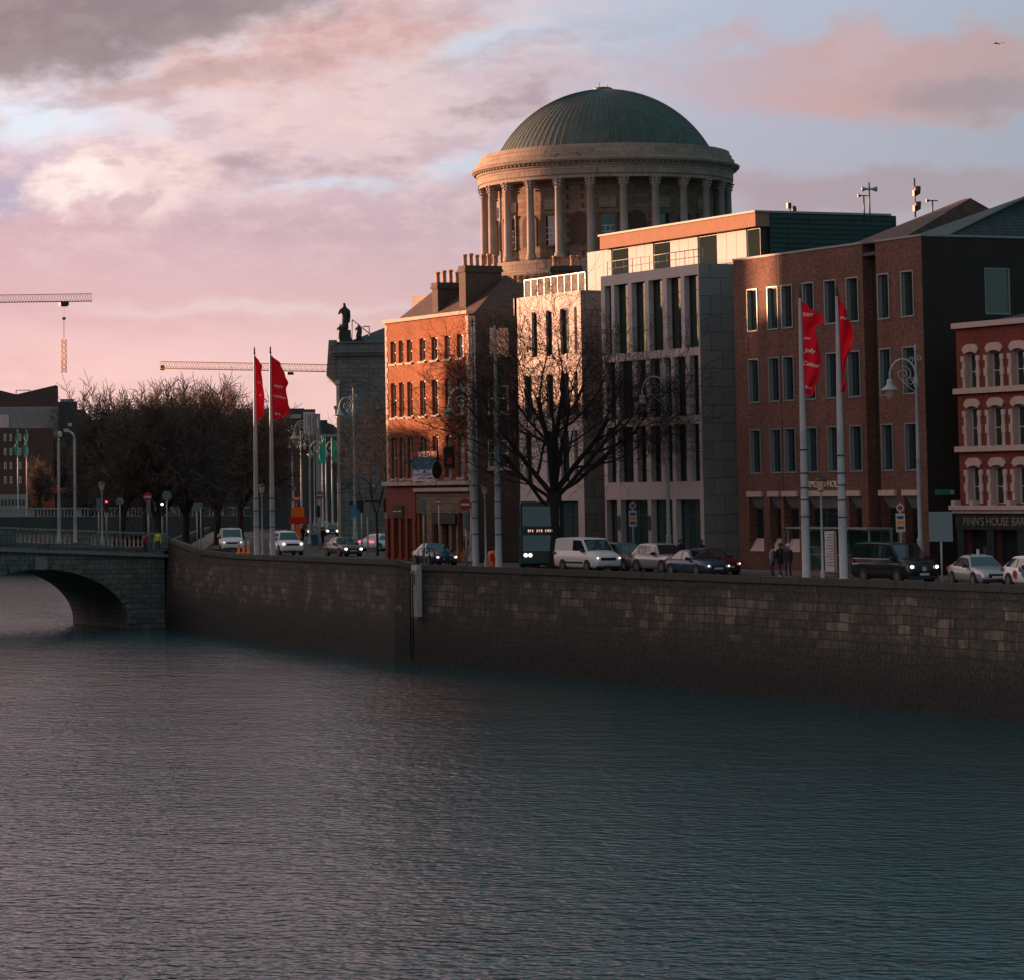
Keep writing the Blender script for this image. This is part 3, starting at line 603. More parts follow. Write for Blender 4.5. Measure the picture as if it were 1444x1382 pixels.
Yf=PX(846,350,XP-.5)[0]; m=MB(); m.box(XP-.5,XP+9,Yb-.25,Yf,zf0,zf1-.12); m.build('fascia','fascia',pr); m=MB(); m.box(XP-.6,XP+9.1,Yb-.35,Yf+.1,zf1-.12,zf1); m.build('roof_edge','lead',pr)
m=MB(); 
m.box(XP+.5,XP+9.4,Yb-.4,Yb-.26,w2.zt-3,zf1-.13); m.build('louvre_screen','louvre',pr)
m=MB(); zz=w2.zt+.95
m.tube([(XB+.5,w2.Yl,zz),(XB+.5,w2.Yr+.3,zz)],.03,5); m.tube([(XB+.5,w2.Yl,zz-.45),(XB+.5,w2.Yr+.3,zz-.45)],.02,5)
for i in range(12): y=w2.Yl+(w2.Yr+.3-w2.Yl)*i/11; m.tube([(XB+.5,y,w2.zt-.3),(XB+.5,y,zz)],.025,5)
m.build('terrace_rail','alu',pr)
# linking walls in the gaps between blocks
lk=thing('concrete_link','grey concrete link wall recessed between the two pale office blocks','wall',(XB+6,w2.Yl,ZG),world=True); m=MB(); m.box(XB+3.2,XB+11,w2.Yl+.01,w1.Yr-.01,ZG,23); m.build('wall','panel_concrete',lk)
# ---- brown brick office
b1=Bld('brick_office','long brown brick office with narrow metal-lined windows and a recessed bay',ypx(1039,600),ypx(1306,600),PX(1305,332,XB)[1],depth=16)
cols=[(1056.5,1070),(1085,1099),(1105,1119.5),(1135.5,1150),(1166,1181.5),(1197,1213),(1241.5,1256.5),(1274.5,1291)]
bw=[]
zr_=[(zpx(1056,409),zpx(1056,467)),(zpx(1057,507.6),zpx(1057,567.6)),(zpx(1058,607),zpx(1059,667))]
rs=[ypx(1220.5,540),ypx(1239,540)]
for ri,(z1,z0) in enumerate(zr_):
    for a,c in cols:
        u0=b1.uv(a,520)[0];u1=b1.uv(c,520)[0]; h=(u0,u1,z0-ZG,z1-ZG); b1.fh.append(h); bw.append(h)
lo=[]; zl1=zpx(1060,699)-ZG
for a,c,sill in ((1057,1077,1),(1086,1101.5,1),(1106,1127,1),(1139,1190,0),(1198,1216,0),(1243,1266,0),(1276,1298,0)):
    u0=b1.uv(a,740)[0];u1=b1.uv(c,740)[0]; h=(u0,u1,1.15 if sill else .2,zl1); b1.fh.append(h); lo.append((h,sill))
uu=(b1.Yl-rs[0],b1.Yl-rs[1])
b1.fh.append((uu[0],uu[1],0.01,b1.zt-ZG-.01))
hs_=[(b1.ev(1388,378)[0],b1.ev(1424,378)[0],b1.ev(1390,443)[1],b1.ev(1390,377)[1])]
b1.eh=hs_
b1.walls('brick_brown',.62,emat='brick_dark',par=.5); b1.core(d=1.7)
m=MB(); obox(m,b1.O,UX,NX,uu[0]+.003,uu[1]-.003,0,b1.zt-ZG-.02,-.65,-.6); m.build('recessed_bay','brick_dark',b1.root)
for h in bw: window(b1.root,b1.O,UX,NX,h,.22,'alu','glass_dark',fw_=.05,transoms=(),lining='alu')
for h in hs_: window(b1.root,b1.E,UY,NY,h,.12,'alu','glass_dark',fw_=.08,transoms=(),mullions=())
for h,s in lo:
    window(b1.root,b1.O,UX,NX,h,.58,'trim_dark','glass_dark',fw_=.06,transoms=(.75,),mullions=(.5,) if h[1]-h[0]>1.5 else ())
    m=MB(); obox(m,b1.O,UX,NX,h[0]-.02,h[1]+.02,zl1-.05,zl1+.26,.003,.16); m.build('lintel','cream_stone',b1.root)
    m=MB(); O=b1.O; m.add([O+UX*u+NX*d+Zv*v for u,d,v in ((h[0]+.01,-.01,zl1-.003),(h[1]-.01,-.01,zl1-.003),(h[1]-.01,-.48,zl1-.75),(h[0]+.01,-.48,zl1-.75),(h[0]+.01,-.48,zl1-.003),(h[1]-.01,-.48,zl1-.003))],[(0,1,2,3),(3,2,5,4),(0,4,5,1),(0,3,4),(1,5,2)]); m.build('soffit','far_grey',b1.root)
    if s: m=MB(); m.add([O+UX*u+NX*d+Zv*v for u,d,v in ((h[0]+.01,.05,h[2]+.003),(h[1]-.01,.05,h[2]+.003),(h[1]-.01,-.47,h[2]+.75),(h[0]+.01,-.47,h[2]+.75),(h[0]+.01,-.47,h[2]+.003),(h[1]-.01,-.47,h[2]+.003))],[(0,1,2,3),(0,4,5,1),(0,3,4),(1,5,2),(3,2,5,4)]); m.build('sloping_sill','cream_stone',b1.root)
m=MB(); obox(m,b1.O,UX,NX,-.03,uu[0],b1.zt-ZG+.0,b1.zt-ZG+.12,-.35,.05); obox(m,b1.O,UX,NX,uu[1],b1.Yl-b1.Yr+.05,b1.zt-ZG+.0,b1.zt-ZG+.12,-.35,.05); obox(m,b1.E,UY,NY,.355,15.9,b1.zt-ZG+.0,b1.zt-ZG+.12,-.3,.05); m.build('coping','lead',b1.root)
m=MB(); u=b1.uv(1100.5,500)[0]; obox(m,b1.O,UX,NX,u-.02,u+.02,3.9,b1.zt-ZG-.1,.001,.012); m.build('expansion_joint','black',b1.root)
u,v=b1.uv(1161.5,683); text('ORMOND HOUSE',.52,b1.O+UX*u+Zv*v,UX,Zv,NX,b1.root,'letter_pale',xs=.98,depth=.04)
# roofs of the brick office
m=MB(); z0=b1.zt-.3
def hip(m,X0,X1,Ya,Yb,z0,z1,ha,hb,mi=0):
    Xm=(X0+X1)/2; m.add([(X0,Ya,z0),(X1,Ya,z0),(X1,Yb,z0),(X0,Yb,z0),(Xm,Ya-ha,z1),(Xm,Yb+hb,z1)],[(0,4,5,3),(0,1,4),(1,2,5,4),(2,3,5),(0,3,2,1)])
Ya1=ypx(1172,345,XB+1.5); Yb1=ypx(1244,330,XB+1.5); zA=PX(1268,294,XB+7)[1]; zB=PX(1395,277,XB+8)[1]
hip(m,XB+1,XB+13,Ya1+.5,Yb1-1,z0,zA,5.5,.5); m.build('slate_roof','slate_rust',b1.root)
m=MB(); hip(m,XB+1,XB+15.6,Yb1+.2,b1.Yr+.3,z0,zB,5.6,.8); m.build('slate_roof','slate',b1.root)
m=MB(); Xm=XB+8.3; m.box(Xm-.25,Xm+.25,b1.Yr+1.2,Yb1-5.4,zB-.1,zB+.08); m.build('ridge_tiles','lead',b1.root)
# ---- corner pub
pb=Bld('corner_pub','red brick pub with pale pink arched window surrounds at the right edge',ypx(1351.5,600),ypx(1351.5,600)-13.5,PX(1352,457,XB)[1],depth=12)
pc=[]; base=[(1358.5,1381.5),(1390.5,1415.5),(1424,1449.5)]
for a,c in base: pc.append((pb.uv(a,515)[0],pb.uv(c,515)[0]))
st=pc[2][0]-pc[1][0]; wd=pc[1][1]-pc[1][0]
while pc[-1][1]+st<13.3: pc.append((pc[-1][0]+st,pc[-1][1]+st))
rows=[(zpx(1370,485),zpx(1370,547.5)),(zpx(1370,562),zpx(1370,630)),(zpx(1371,645.5),zpx(1371,711))]
pw=[]
def archsur(O,h,oh):
    arch=MB(); a,b,c,d=h; A,B,C,Dd=oh; n=12; d0,d1=.0,.09
    cx=(a+b)/2
    inner=[];outer=[]
    for i in range(n+1):
        t=i/n; inner.append((a+(b-a)*t,d+.10-.12*(2*t-1)**2)); outer.append((A+(B-A)*t,Dd-.30*(2*t-1)**4))
    for i in range(n):
        q=[inner[i],inner[i+1],outer[i+1],outer[i]]
        arch.hexa([O+UX*u+Zv*v+NX*(-.3) for u,v in q]+[O+UX*u+Zv*v+NX*d1 for u,v in q])
        if abs(i-n/2)>0: q=[(inner[i][0],inner[i][1]),(inner[i+1][0],inner[i+1][1]),(inner[i+1][0],d+.004),(inner[i][0],d+.004)]
    H=d-c
    for v0,v1,e in ((0,.34,0),(.34,.56,.09),(.56,.78,0),(.78,.93,.09)):
        for s,(p,q) in enumerate(((A-e,a),(b,B+e))): obox(arch,O,UX,NX,p,q,c+H*v0,c+H*v1+.001,.001,.08 if e==0 else .11)
    arch.build('arched_surround','cream_stone',pb.root)
for (z1,z0) in rows:
    for a,c in pc:
        g_=.22; h=(a+g_,c-g_,z0-ZG,z1-ZG-.50); pb.fh.append(h); pw.append(h); archsur(pb.O,h,(a,c,z0-ZG,z1-ZG))
pf=[(.5+i*2.6,2.6+i*2.6,.6,3.2) for i in range(5) if 2.6+i*2.6<13.5]; pb.fh+=pf
pb.walls('brick_red',.55,par=.6); pb.core(d=1.0)
for h in pw: window(pb.root,pb.O,UX,NX,h,.36,'frame_light','glass_dark',fw_=.05,transoms=(.48,),lining='cream_stone')
for h in pf: window(pb.root,pb.O,UX,NX,h,.4,'shop_dark','glass_dark',fw_=.1,transoms=(.75,),mullions=(.33,.66))
m=MB(); Wp=13.5
for z in (zpx(1352,459),zpx(1350,551.5),zpx(1350,633)): obox(m,pb.O,UX,NX,-.12,Wp,z-ZG-.17,z-ZG+.12,.001,.22)
m.build('string_course','cream_stone',pb.root)
m=MB(); zc_=zpx(1352,716)-ZG; obox(m,pb.O,UX,NX,-.3,Wp,zc_-.12,zc_+.1,.001,.55); obox(m,pb.O,UX,NX,-.2,Wp,zc_-.3,zc_-.121,.001,.4)
for i in range(9): obox(m,pb.O,UX,NX,-.2+i*1.6,.12+i*1.6,zc_+.101,zc_+.4,.05,.45)
m.build('shop_cornice','cream_stone',pb.root)
m=MB(); obox(m,pb.O,UX,NX,-.15,Wp,zc_-1.15,zc_-.301,.001,.25)
for i in range(6): obox(m,pb.O,UX,NX,-.1+i*2.6,.5+i*2.6,0,zc_-1.151,.001,.2)
m.build('shopfront','shop_dark',pb.root)
u,_=pb.uv(1365,730); text("FINN'S HOUSE BAR",.62,pb.O+UX*u+Zv*(zc_-.75)+NX*.25,UX,Zv,NX,pb.root,'letter_dim',align='LEFT',depth=.04)
m=MB(); m.add([(XB+.6,pb.Yl-.1,pb.zt-.1),(XB+11,pb.Yl-.1,pb.zt-.1),(XB+11,pb.Yr,pb.zt-.1),(XB+.6,pb.Yr,pb.zt-.1),(XB+6,pb.Yl-3.5,pb.zt+1.3),(XB+6,pb.Yr,pb.zt+1.3)],[(0,4,5,3),(0,1,4),(1,2,5,4),(2,3,5),(0,3,2,1)]); m.build('slate_roof','slate',pb.root)
# street name plate on brick end wall
t=thing('street_plate','small green street name plate high on the dark brick end wall','sign',(XB+1,b1.Yr,ZG),world=True)
x0,z0=PY(1320,698,b1.Yr-.1);x1,z1=PY(1346,690,b1.Yr-.1); m=MB(); m.box(x0,x1,b1.Yr-.1,b1.Yr-.02,z0,z1); m.build('plate','green_sign',t); m=MB(); m.box(x1-.25,x1-.06,b1.Yr-.12,b1.Yr-.101,z0+.06,z1-.06); m.build('number_panel','sign_white',t)
# ================================================================ stone court wing (end wall faces the camera)
def ang(px): return YAW+math.atan(px/F)
class Loc:
    """local frame turned square to the line of sight at a photo column"""
    def __init__(s,name,label,cat,x0,D,group=None,zb=5.84,turn=0):
        p=PD(x0,700,D); s.x0,s.D=x0,D; s.zb=zb; s.root=thing(name,label,cat,(p.x,p.y,zb),-ang(x0)-turn,group)
    def x(s,px): return (px-s.x0)*s.D/F
    def z(s,py,px=None): return PD(px if px is not None else s.x0,py,s.D).z-s.zb
w=Loc('stone_court_wing','dark grey ashlar court wing with roof statues left of the orange brick terrace','building',478,303)
X_,Z_=w.x,w.z; m=MB(); m.box(0,26,0,40,-.5,Z_(483)); m.build('wall','ashlar',w.root)
m=MB(); m.box(-.45,26,-.45,40,Z_(497),Z_(491)); m.box(-.3,26,-.3,40,Z_(501),Z_(497)-.002); m.box(-.15,26,-.15,1,Z_(483),Z_(481)); m.build('cornice','ashlar',w.root)
m=MB(); m.prism([(0,0,Z_(478)),(-.75,0,Z_(478)),(-1.0,0,Z_(528)),(-.2,0,Z_(541)),(0,0,Z_(541))],(0,.6,0),(0,5,0)); m.build('projecting_entablature','ashlar',w.root)
m=MB(); m.box(-.12,.16,-.1,.6,0,Z_(541)); m.box(-.22,.22,-.2,.6,Z_(541)+.002,Z_(536)); m.box(-.2,.22,-.18,.6,.0,.5); m.build('corner_pilaster','cream_stone',w.root)
m=MB(); m.box(-.25,-.001,.7,1.5,Z_(586),Z_(573)); m.box(-.35,-.001,.65,1.6,Z_(576),Z_(573)+.1); m.build('console_bracket','ashlar',w.root)
m=MB(); e=Z_(481); m.add([(.9,1,e),(26,1,e),(26,14,e),(.9,14,e),(9,7.5,Z_(429)),(22,7.5,Z_(429))],[(0,1,5,4),(1,2,5),(2,3,4,5),(3,0,4)]); m.build('slate_roof','slate',w.root)
m=MB(); 
for a,b in (((X_(499),2,e),(X_(500),2,Z_(448))),((X_(500),2,Z_(448)),(X_(524),2,Z_(468))),((X_(524),2,e-.2),(X_(524),2,Z_(458))),((X_(515),2,Z_(458)),(X_(524),2,Z_(458)))): m.tube([a,b],.05,5)
m.build('roof_rail','trim_dark',w.root)
# lamp bracket arm on the wall
m=MB(); m.tube([(X_(521),-.05,Z_(692)),(X_(524),-.5,Z_(686)),(X_(527),-.9,Z_(685))],.06,6); m.build('lamp_bracket','cream_stone',w.root)
m=MB(); m.box(X_(493),X_(512),-.06,-.002,Z_(719),Z_(706)); m.box(X_(515),X_(536),-.06,-.002,Z_(708),Z_(705)); m.build('dark_opening','shop_dark',w.root)
# ================================================================ figures made from a jointed skeleton
def skinfig(name,bones,parent,mat,sub=1):
    """bones: list of chains [(point, radius), ...]; chains share their first point with the body"""
    bm=bmesh.new(); me=bpy.data.meshes.new(name); key={}; rad=[]; fin=[]
    def V(p):
        k=tuple(round(c,4) for c in p)
        if k not in key: key[k]=len(rad); bm.verts.new(p); rad.append(None); bm.verts.ensure_lookup_table()
        return key[k]
    for ch in bones:
        pv=None
        for p,r in ch:
            i=V(p)
            if rad[i] is None: rad[i]=r
            if pv is not None and bm.edges.get((bm.verts[pv],bm.verts[i])) is None: bm.edges.new((bm.verts[pv],bm.verts[i]))
            pv=i
    bm.to_mesh(me); bm.free(); o=bpy.data.objects.new('tmp',me); COL.objects.link(o)
    md=o.modifiers.new('s','SKIN'); sv=me.skin_vertices[0].data
    for i,r in enumerate(rad): sv[i].radius=(r,r) if not isinstance(r,tuple) else r
    sv[0].use_root=True
    if sub: s2=o.modifiers.new('u','SUBSURF'); s2.levels=sub; s2.render_levels=sub
    dg=bpy.context.evaluated_depsgraph_get(); m2=bpy.data.meshes.new_from_object(o.evaluated_get(dg)); bpy.data.objects.remove(o)
    m2.name=name; ob=bpy.data.objects.new(name,m2); COL.objects.link(ob); ob.parent=parent
    m2.materials.clear()
    for x in mat: m2.materials.append(M[x])
    for p in m2.polygons: p.use_smooth=True
    return ob
def person(label,loc,rz,coat='coat_black',legs='jeans',h=1.74,pose='stand',hair='hair',bend=0,group=None,cat='person',bag=None):
    root=thing('person',label,cat,loc,rz,group); s=h/1.74
    st=.16 if pose=='walk' else .03; B=bend
    def q(x,y,z):    # bend the upper body forward (towards +y... figure faces -y)
        if z>.98:
            dz=z-.98; return ((x)*s,(y-math.sin(B)*dz)*s,(.98+math.cos(B)*dz)*s)
        return (x*s,y*s,z*s)
    if pose=='sit':
        hipz=.98
    legs_=[]
    for sd,f in((-1,1),(1,-1)):
        if pose=='cycle': pts=[((sd*.1,.0,.93),.10),((sd*.12,-.36,.72 if f>0 else .62),.075),((sd*.12,-.22,.36 if f>0 else .22),.05),((sd*.12,-.26,.28 if f>0 else .14),.045),((sd*.12,-.40,.26 if f>0 else .12),.035)]
        else: pts=[((sd*.1,0,.92),.098),((sd*.1,-.06+(-st*f*.6),.50),.068),((sd*.1,-st*f+.04,.12),.042),((sd*.1,-st*f+.04,.07),.045),((sd*.1,-st*f-.13,.045),.036)]
        legs_.append([((0,0,.98),.15)]+pts)
    bones=[[(q(0,0,.98),.155),(q(0,0,1.15),.15),(q(0,0,1.32),.17),(q(0,0.01,1.43),.12),(q(0,0,1.50),.055),(q(0,-.01,1.56),.075),(q(0,-.015,1.645),.092),(q(0,-.01,1.70),.07)]]
    bones+=[[(q(*c[0][0]),c[0][1])]+[(q(*p),r) for p,r in c[1:]] for c in legs_]
    for sd in(-1,1):
        sw=.14*sd if pose=='walk' else 0
        if pose=='cycle' or pose=='lean': arm=[(sd*.19,0,1.40),(sd*.25,-.18,1.22),(sd*.2,-.42,1.16 if pose=='cycle' else 1.1)]; hd=(0,-1,-.1)
        elif pose=='phone': arm=[(sd*.19,0,1.40),(sd*.25,.02,1.13),(sd*.12,-.22,1.25)]; hd=(0,-.6,.7)
        else: arm=[(sd*.19,0,1.40),(sd*.24,.02+sw*.3,1.13),(sd*.23,-.06+sw,.89)]; hd=(0,-.2,-1)
        hv=Vector(hd).normalized(); wv=Vector(arm[2]); pm=wv+hv*.09; side=Vector((0,1,0)).cross(hv) if abs(hv.y)<.9 else Vector((1,0,0)); side=Vector((0,-1,0)) if abs(hv.z)>.9 else Vector((1,0,0))
        bones.append([(q(0,0,1.32),.17),(q(*arm[0]),.07),(q(*arm[1]),.05),(q(*arm[2]),.035),(q(*pm),.04)])
        for i,(o,l) in enumerate(((-.03,.075),(-.01,.088),(.01,.082),(.03,.065))):
            a=pm+side*o+hv*.03; b=a+hv*l*.55; c=b+(hv*.8+Vector((-sd*.4,0,0))).normalized()*l*.5
            bones.append([(q(*pm),.04),(q(*a),.010),(q(*b),.009),(q(*c),.008)])
        a=wv+hv*.05-side*.03*1; b=a-side*.035+hv*.03; bones.append([(q(*pm),.04),(q(*a),.012),(q(*b),.010)])
    ob=skinfig('body',bones,root,[coat,legs,'skin','shoe'])
    for p in ob.data.polygons:
        c=p.center/s; z=c.z
        if z<.09 and pose!='cycle': p.material_index=3
        elif z<.93 and abs(c.x)<.2: p.material_index=1
        # head / neck / hands
        hq=Vector(q(0,0,1.53)); upv=(Vector(q(0,0,1.7))-Vector(q(0,0,1.4))).normalized()
        if (p.center-hq).dot(upv)>-.0 and (p.center-Vector(q(0,-.01,1.62))).length<.2*s: p.material_index=2
    for sd in(-1,1):
        pass
    hc=Vector(q(0,.015,1.665)); hm=MB(); hm.lathe([(.112*s,-.07*s),(.118*s,.0),(.10*s,.06*s),(.06*s,.1*s),(.001,.115*s)],tuple(hc+Vector((0,.014,0))),12); hm.build('hair',hair,root)
    f=MB(); fc=Vector(q(0,-.105,1.63)); f.lathe([(.001,-.02),(.016,-.012),(.012,.02),(.001,.03)],tuple(fc),6); f.build('nose','skin',root)
    e=MB()
    for sd in(-1,1): ec=Vector(q(sd*.033,-.098,1.655)); e.lathe([(.001,-.01),(.012,0),(.001,.01)],tuple(ec),6)
    e.build('eye','black',root)
    if bag:
        b=MB(); c=q(0,.19,1.25); b.hexa([(c[0]+a*s,c[1]+d*s,c[2]+z*s) for z in(-.22,.2) for a,d in((-.15,-.08),(.15,-.08),(.13,.1),(-.13,.1))]); b.build('backpack',bag,root,bevel=.04)
    return root
def statue(root,x,y,z,h,wd=1):
    s=h/1.8
    o=skinfig('statue',[[((x,y,z),.25*s*wd),((x,y,z+.6*s),.24*s*wd),((x+.03,y,z+1.0*s),.19*s),((x,y,z+1.35*s),.22*s),((x,y,z+1.5*s),.08*s),((x-.02*s,y,z+1.62*s),.10*s),((x-.02*s,y,z+1.75*s),.09*s)],
      [((x,y,z+1.35*s),.22*s),((x-.25*s,y,z+1.3*s),.08*s),((x-.38*s,y-.05,z+1.05*s),.06*s),((x-.15*s,y-.2*s,z+1.2*s),.05*s)],
      [((x,y,z+1.35*s),.22*s),((x+.26*s,y,z+1.25*s),.09*s),((x+.28*s,y,z+.9*s),.08*s),((x+.2*s,y,z+.5*s),.11*s)]],root,['bronze'],2)
    return o
r=thing('roof_statue_group','dark stone statue group standing on the parapet of the grey court wing','statue',w.root.location.copy(),w.root.rotation_euler.z)
m=MB(); zt=Z_(481); m.box(X_(481.5),X_(500),.3,1.6,zt,Z_(476)); m.box(X_(484),X_(498),.4,1.5,Z_(476),Z_(464)); m.build('pedestal','bronze',r)
statue(r,X_(489.5),.9,Z_(464)-.1,2.7); statue(r,X_(483),.8,Z_(476)-.1,1.5,1.1)
r=thing('roof_statue','smaller seated stone statue right of the tall roof statue on the court wing','statue',w.root.location.copy(),w.root.rotation_euler.z)
m=MB(); m.box(X_(504),X_(515),.5,1.5,zt,Z_(477)); m.build('pedestal','bronze',r); statue(r,X_(509),.9,Z_(477)-.1,1.55,1.4)
# ================================================================ domed rotunda
DD=360.; C0=PD(861.5,700,DD); zp=lambda y: PD(856,y,DD).z; PXM=DD/F
ro=thing('domed_rotunda','great colonnaded stone rotunda with green copper dome above the rooftops','building',(C0.x,C0.y,ZG),world=True)
cc=(C0.x,C0.y,0); tc=math.atan2(-C0.y,-C0.x)   # direction towards the camera
rr=lambda px: px*PXM
m=MB(); m.lathe([(rr(150),30),(rr(150),zp(262)+.3)],cc,96); m.build('drum_wall','ashlar_dark',ro)
m=MB(); m.lathe([(rr(166),zp(262)),(rr(177),zp(262)),(rr(177),zp(257)),(rr(178.5),zp(257)),(rr(178.5),zp(246)),(rr(180),zp(245)),(rr(181),zp(242)),(rr(187),zp(239)),(rr(188),zp(236)),(rr(181),zp(233.5)),(rr(180.5),zp(228)),(rr(177.5),zp(227)),(rr(177),zp(222)),(rr(174.5),zp(221)),(rr(174),zp(216)),(rr(171),zp(215.5)),(rr(171),zp(215)),(rr(148),zp(214.5))],cc,128,smooth=False)
for k in range(150):
    a=2*math.pi*k/150; ca,sa=math.cos(a),math.sin(a); r1,r2=rr(180.9),rr(183.8); p=[]
    for z in(zp(242.3),zp(240.6)):
        for rad,t in((r1,-.11),(r2,-.11),(r2,.11),(r1,.11)): p.append((cc[0]+ca*rad-sa*t,cc[1]+sa*rad+ca*t,z))
    m.hexa(p)
m.build('entablature','ashlar_warm',ro)
m=MB(); pr=[]; rb=rr(150.5); zb0=zp(216); zt1=zp(121.5); hh=zt1-zb0
Rs=(rb*rb+hh*hh)/(2*hh)
for i in range(33):
    a=math.asin(rb/Rs)*(1-i/32) if Rs>=rb and hh<=Rs else 0
    t=i/32; th=math.acos(max(-1,min(1,(Rs-hh)/Rs)))*(1-t); pr.append((max(.02,Rs*math.sin(th)),zb0+Rs*math.cos(th)-(Rs-hh)))
m.lathe(pr,(0,0,0),192); 
dm=bpy.data.objects
o=m.build('dome_shell','copper',None); o.parent=ro; o.location=Vector((0,0,-ZG))
m=MB()
for k in range(96):
    a=2*math.pi*(k+.0)/96; pts=[(cc[0]+(r_)*math.cos(a),cc[1]+(r_)*math.sin(a),z+.02) for r_,z in pr[::2] if r_>1.2]; m.tube(pts,.05,4,smooth=False)
m.build('standing_seams','copper',ro)
m=MB(); m.lathe([(rr(13),zp(123)),(rr(14),zp(122)),(rr(14),zp(119.5)),(rr(11),zp(118)),(rr(9),zp(117.5)),(.01,zp(117))],cc,32,smooth=False); m.tube([(cc[0]-.4,cc[1],zp(118)),(cc[0]-.4,cc[1],zp(111))],.035,4); m.tube([(cc[0]+.6,cc[1],zp(118)),(cc[0]+.6,cc[1],zp(113))],.035,4); m.build('dome_cap','copper',ro)
cm=MB(); rc=.42; z0=zp(372); z1=zp(262); zs_=zp(274)
cm.lathe([(rc*1.35,z0),(rc*1.35,z0+.3),(rc*1.2,z0+.35),(rc*1.25,z0+.5),(rc*1.0,z0+.6),(rc,z0+.7),(rc*.98,z0+(zs_-z0)*.5),(rc*.86,zs_-.12),(rc*.95,zs_-.1),(rc*.95,zs_)],(0,0,-ZG),18)
cm.lathe([(rc*.84,zs_),(rc*1.0,zs_+.3),(rc*.92,zs_+.34),(rc*1.15,zs_+.62),(rc*1.0,zs_+.66),(rc*1.45,zs_+.95)],(0,0,-ZG),12,smooth=False)
cm.box(-rc*1.35,rc*1.35,-rc*1.35,rc*1.35,zs_+.93-ZG,z1+.05-ZG)
for k in range(8):
    a=k*math.pi/4; 
    for zz,rr_ in((.3,1.05),(.62,1.2),(.9,1.45)): x,y=rc*rr_*math.cos(a),rc*rr_*math.sin(a); cm.box(x-.09,x+.09,y-.09,y+.09,zs_+zz-.14-ZG,zs_+zz+.04-ZG)
col0=None
for k in range(24):
    a=tc+R(-6.6+15.2*0+15*k)+R(0); a=tc-R(6.6)+R(15*k)
    if col0 is None: col0=cm.build('column','column_stone',None); col0.parent=ro; o=col0
    else: o=col0.copy(); COL.objects.link(o); o.parent=ro
    o.location=(rr(171)*math.cos(a),rr(171)*math.sin(a),0); o.rotation_euler=(0,0,a)
for k in range(12):
    a=tc+R(1.2+30*k)
    if math.cos(a-tc)<-.25: continue
    A_=Vector((math.cos(a),math.sin(a),0)); Tn=Vector((-A_.y,A_.x,0)); O=Vector(cc)+A_*(rr(150)+.02)+Zv*0
    f=MB()
    def ob(mb,u0,u1,v0,v1,d0,d1): obox(mb,O,Tn,A_,u0,u1,v0,v1,d0,d1)
    zb_,zt_=zp(352),zp(311)
    ob(f,-.95,-.7,zb_,zt_,0,.16); ob(f,.7,.95,zb_,zt_,0,.16); ob(f,-1.05,1.05,zt_,zt_+.35,0,.22); ob(f,-1.0,1.0,zb_-.25,zb_,0,.2)
    f.mi=1
    for u in(-.25,.25): ob(f,u-.04,u+.04,zb_+.1,zb_+(zt_-zb_)*.62,.05,.1)
    for v in(.2,.4,.6): ob(f,-.7,.7,zb_+(zt_-zb_)*v-.04,zb_+(zt_-zb_)*v+.04,.05,.11)
    wd_=f.build('window',['ashlar_dark','frame_light'],ro)
    g_=MB(); ob(g_,-.7,.7,zb_,zt_,.01,.04); g_.build('pane','glass_dark',wd_)
    f=MB(); ob(f,-.9,.9,zp(302),zp(288),0,.1); f.build('wall_panel','ashlar_warm',ro)
    a2=a+R(15); A_=Vector((math.cos(a2),math.sin(a2),0)); Tn=Vector((-A_.y,A_.x,0)); O=Vector(cc)+A_*(rr(150)+.02)
    f=MB(); n_=10; c1=zp(320)
    out=[(-1.05,zp(352)),(1.05,zp(352))]+[(1.05*math.cos(math.pi*i/n_),c1+1.05*math.sin(math.pi*i/n_)) for i in range(n_+1)]
    f.prism([O+Tn*u+Zv*v for u,v in out],A_*-.3,A_*.03); f.build('niche','far_brown',ro)
m=MB(); m.lathe([(rr(184),22),(rr(184),zp(400)),(rr(187),zp(398)),(rr(190),zp(394)),(rr(190),zp(391)),(rr(184),zp(389)),(rr(184),zp(374)),(rr(150),zp(372))],cc,96,smooth=False); m.build('podium','ashlar_warm',ro)
m=MB(); s_=rr(205); m.box(cc[0]-s_,cc[0]+s_,cc[1]-s_,cc[1]+s_,ZG,zp(408)); m.build('square_base','ashlar_warm',ro)
# chimneys behind the pale annexe
def backstack(label,x0,x1,yt,yb,D,pots,py):
    l=Loc('chimney_stack',label,'chimney',x0,D); X1=l.x(x1); m=MB(); z1=l.z(yt); m.box(0,X1,0,1.2,0,z1-.4); m.box(-.1,X1+.1,-.1,1.3,z1-.4,z1-.2); m.box(-.03,X1+.03,-.03,1.23,z1-.2,z1); c=m.build('stack','brick_grimy',l.root)
    m=MB(); m.box(-.03,.0-.001,.0,1.2,0,z1-.41)
    for px in pots:
        p=MB(); h_=l.z(py)-z1; x=l.x(px); p.lathe([(.2,0),(.16,.15),(.14,h_*.8),(.2,h_*.84),(.19,h_),(.1,h_)],(x,.6,z1),10); p.build('chimney_pot','pots',l.root)
backstack('brick chimney stack with clay pots between the dome and the glass roof rail',783,826,373,420,262,[788,793,798.5,813,822],358)
backstack('low brick chimney stack with slender pots left of the glass roof rail',727,771,398,440,245,[731,740,748.5,759,767.5],386)
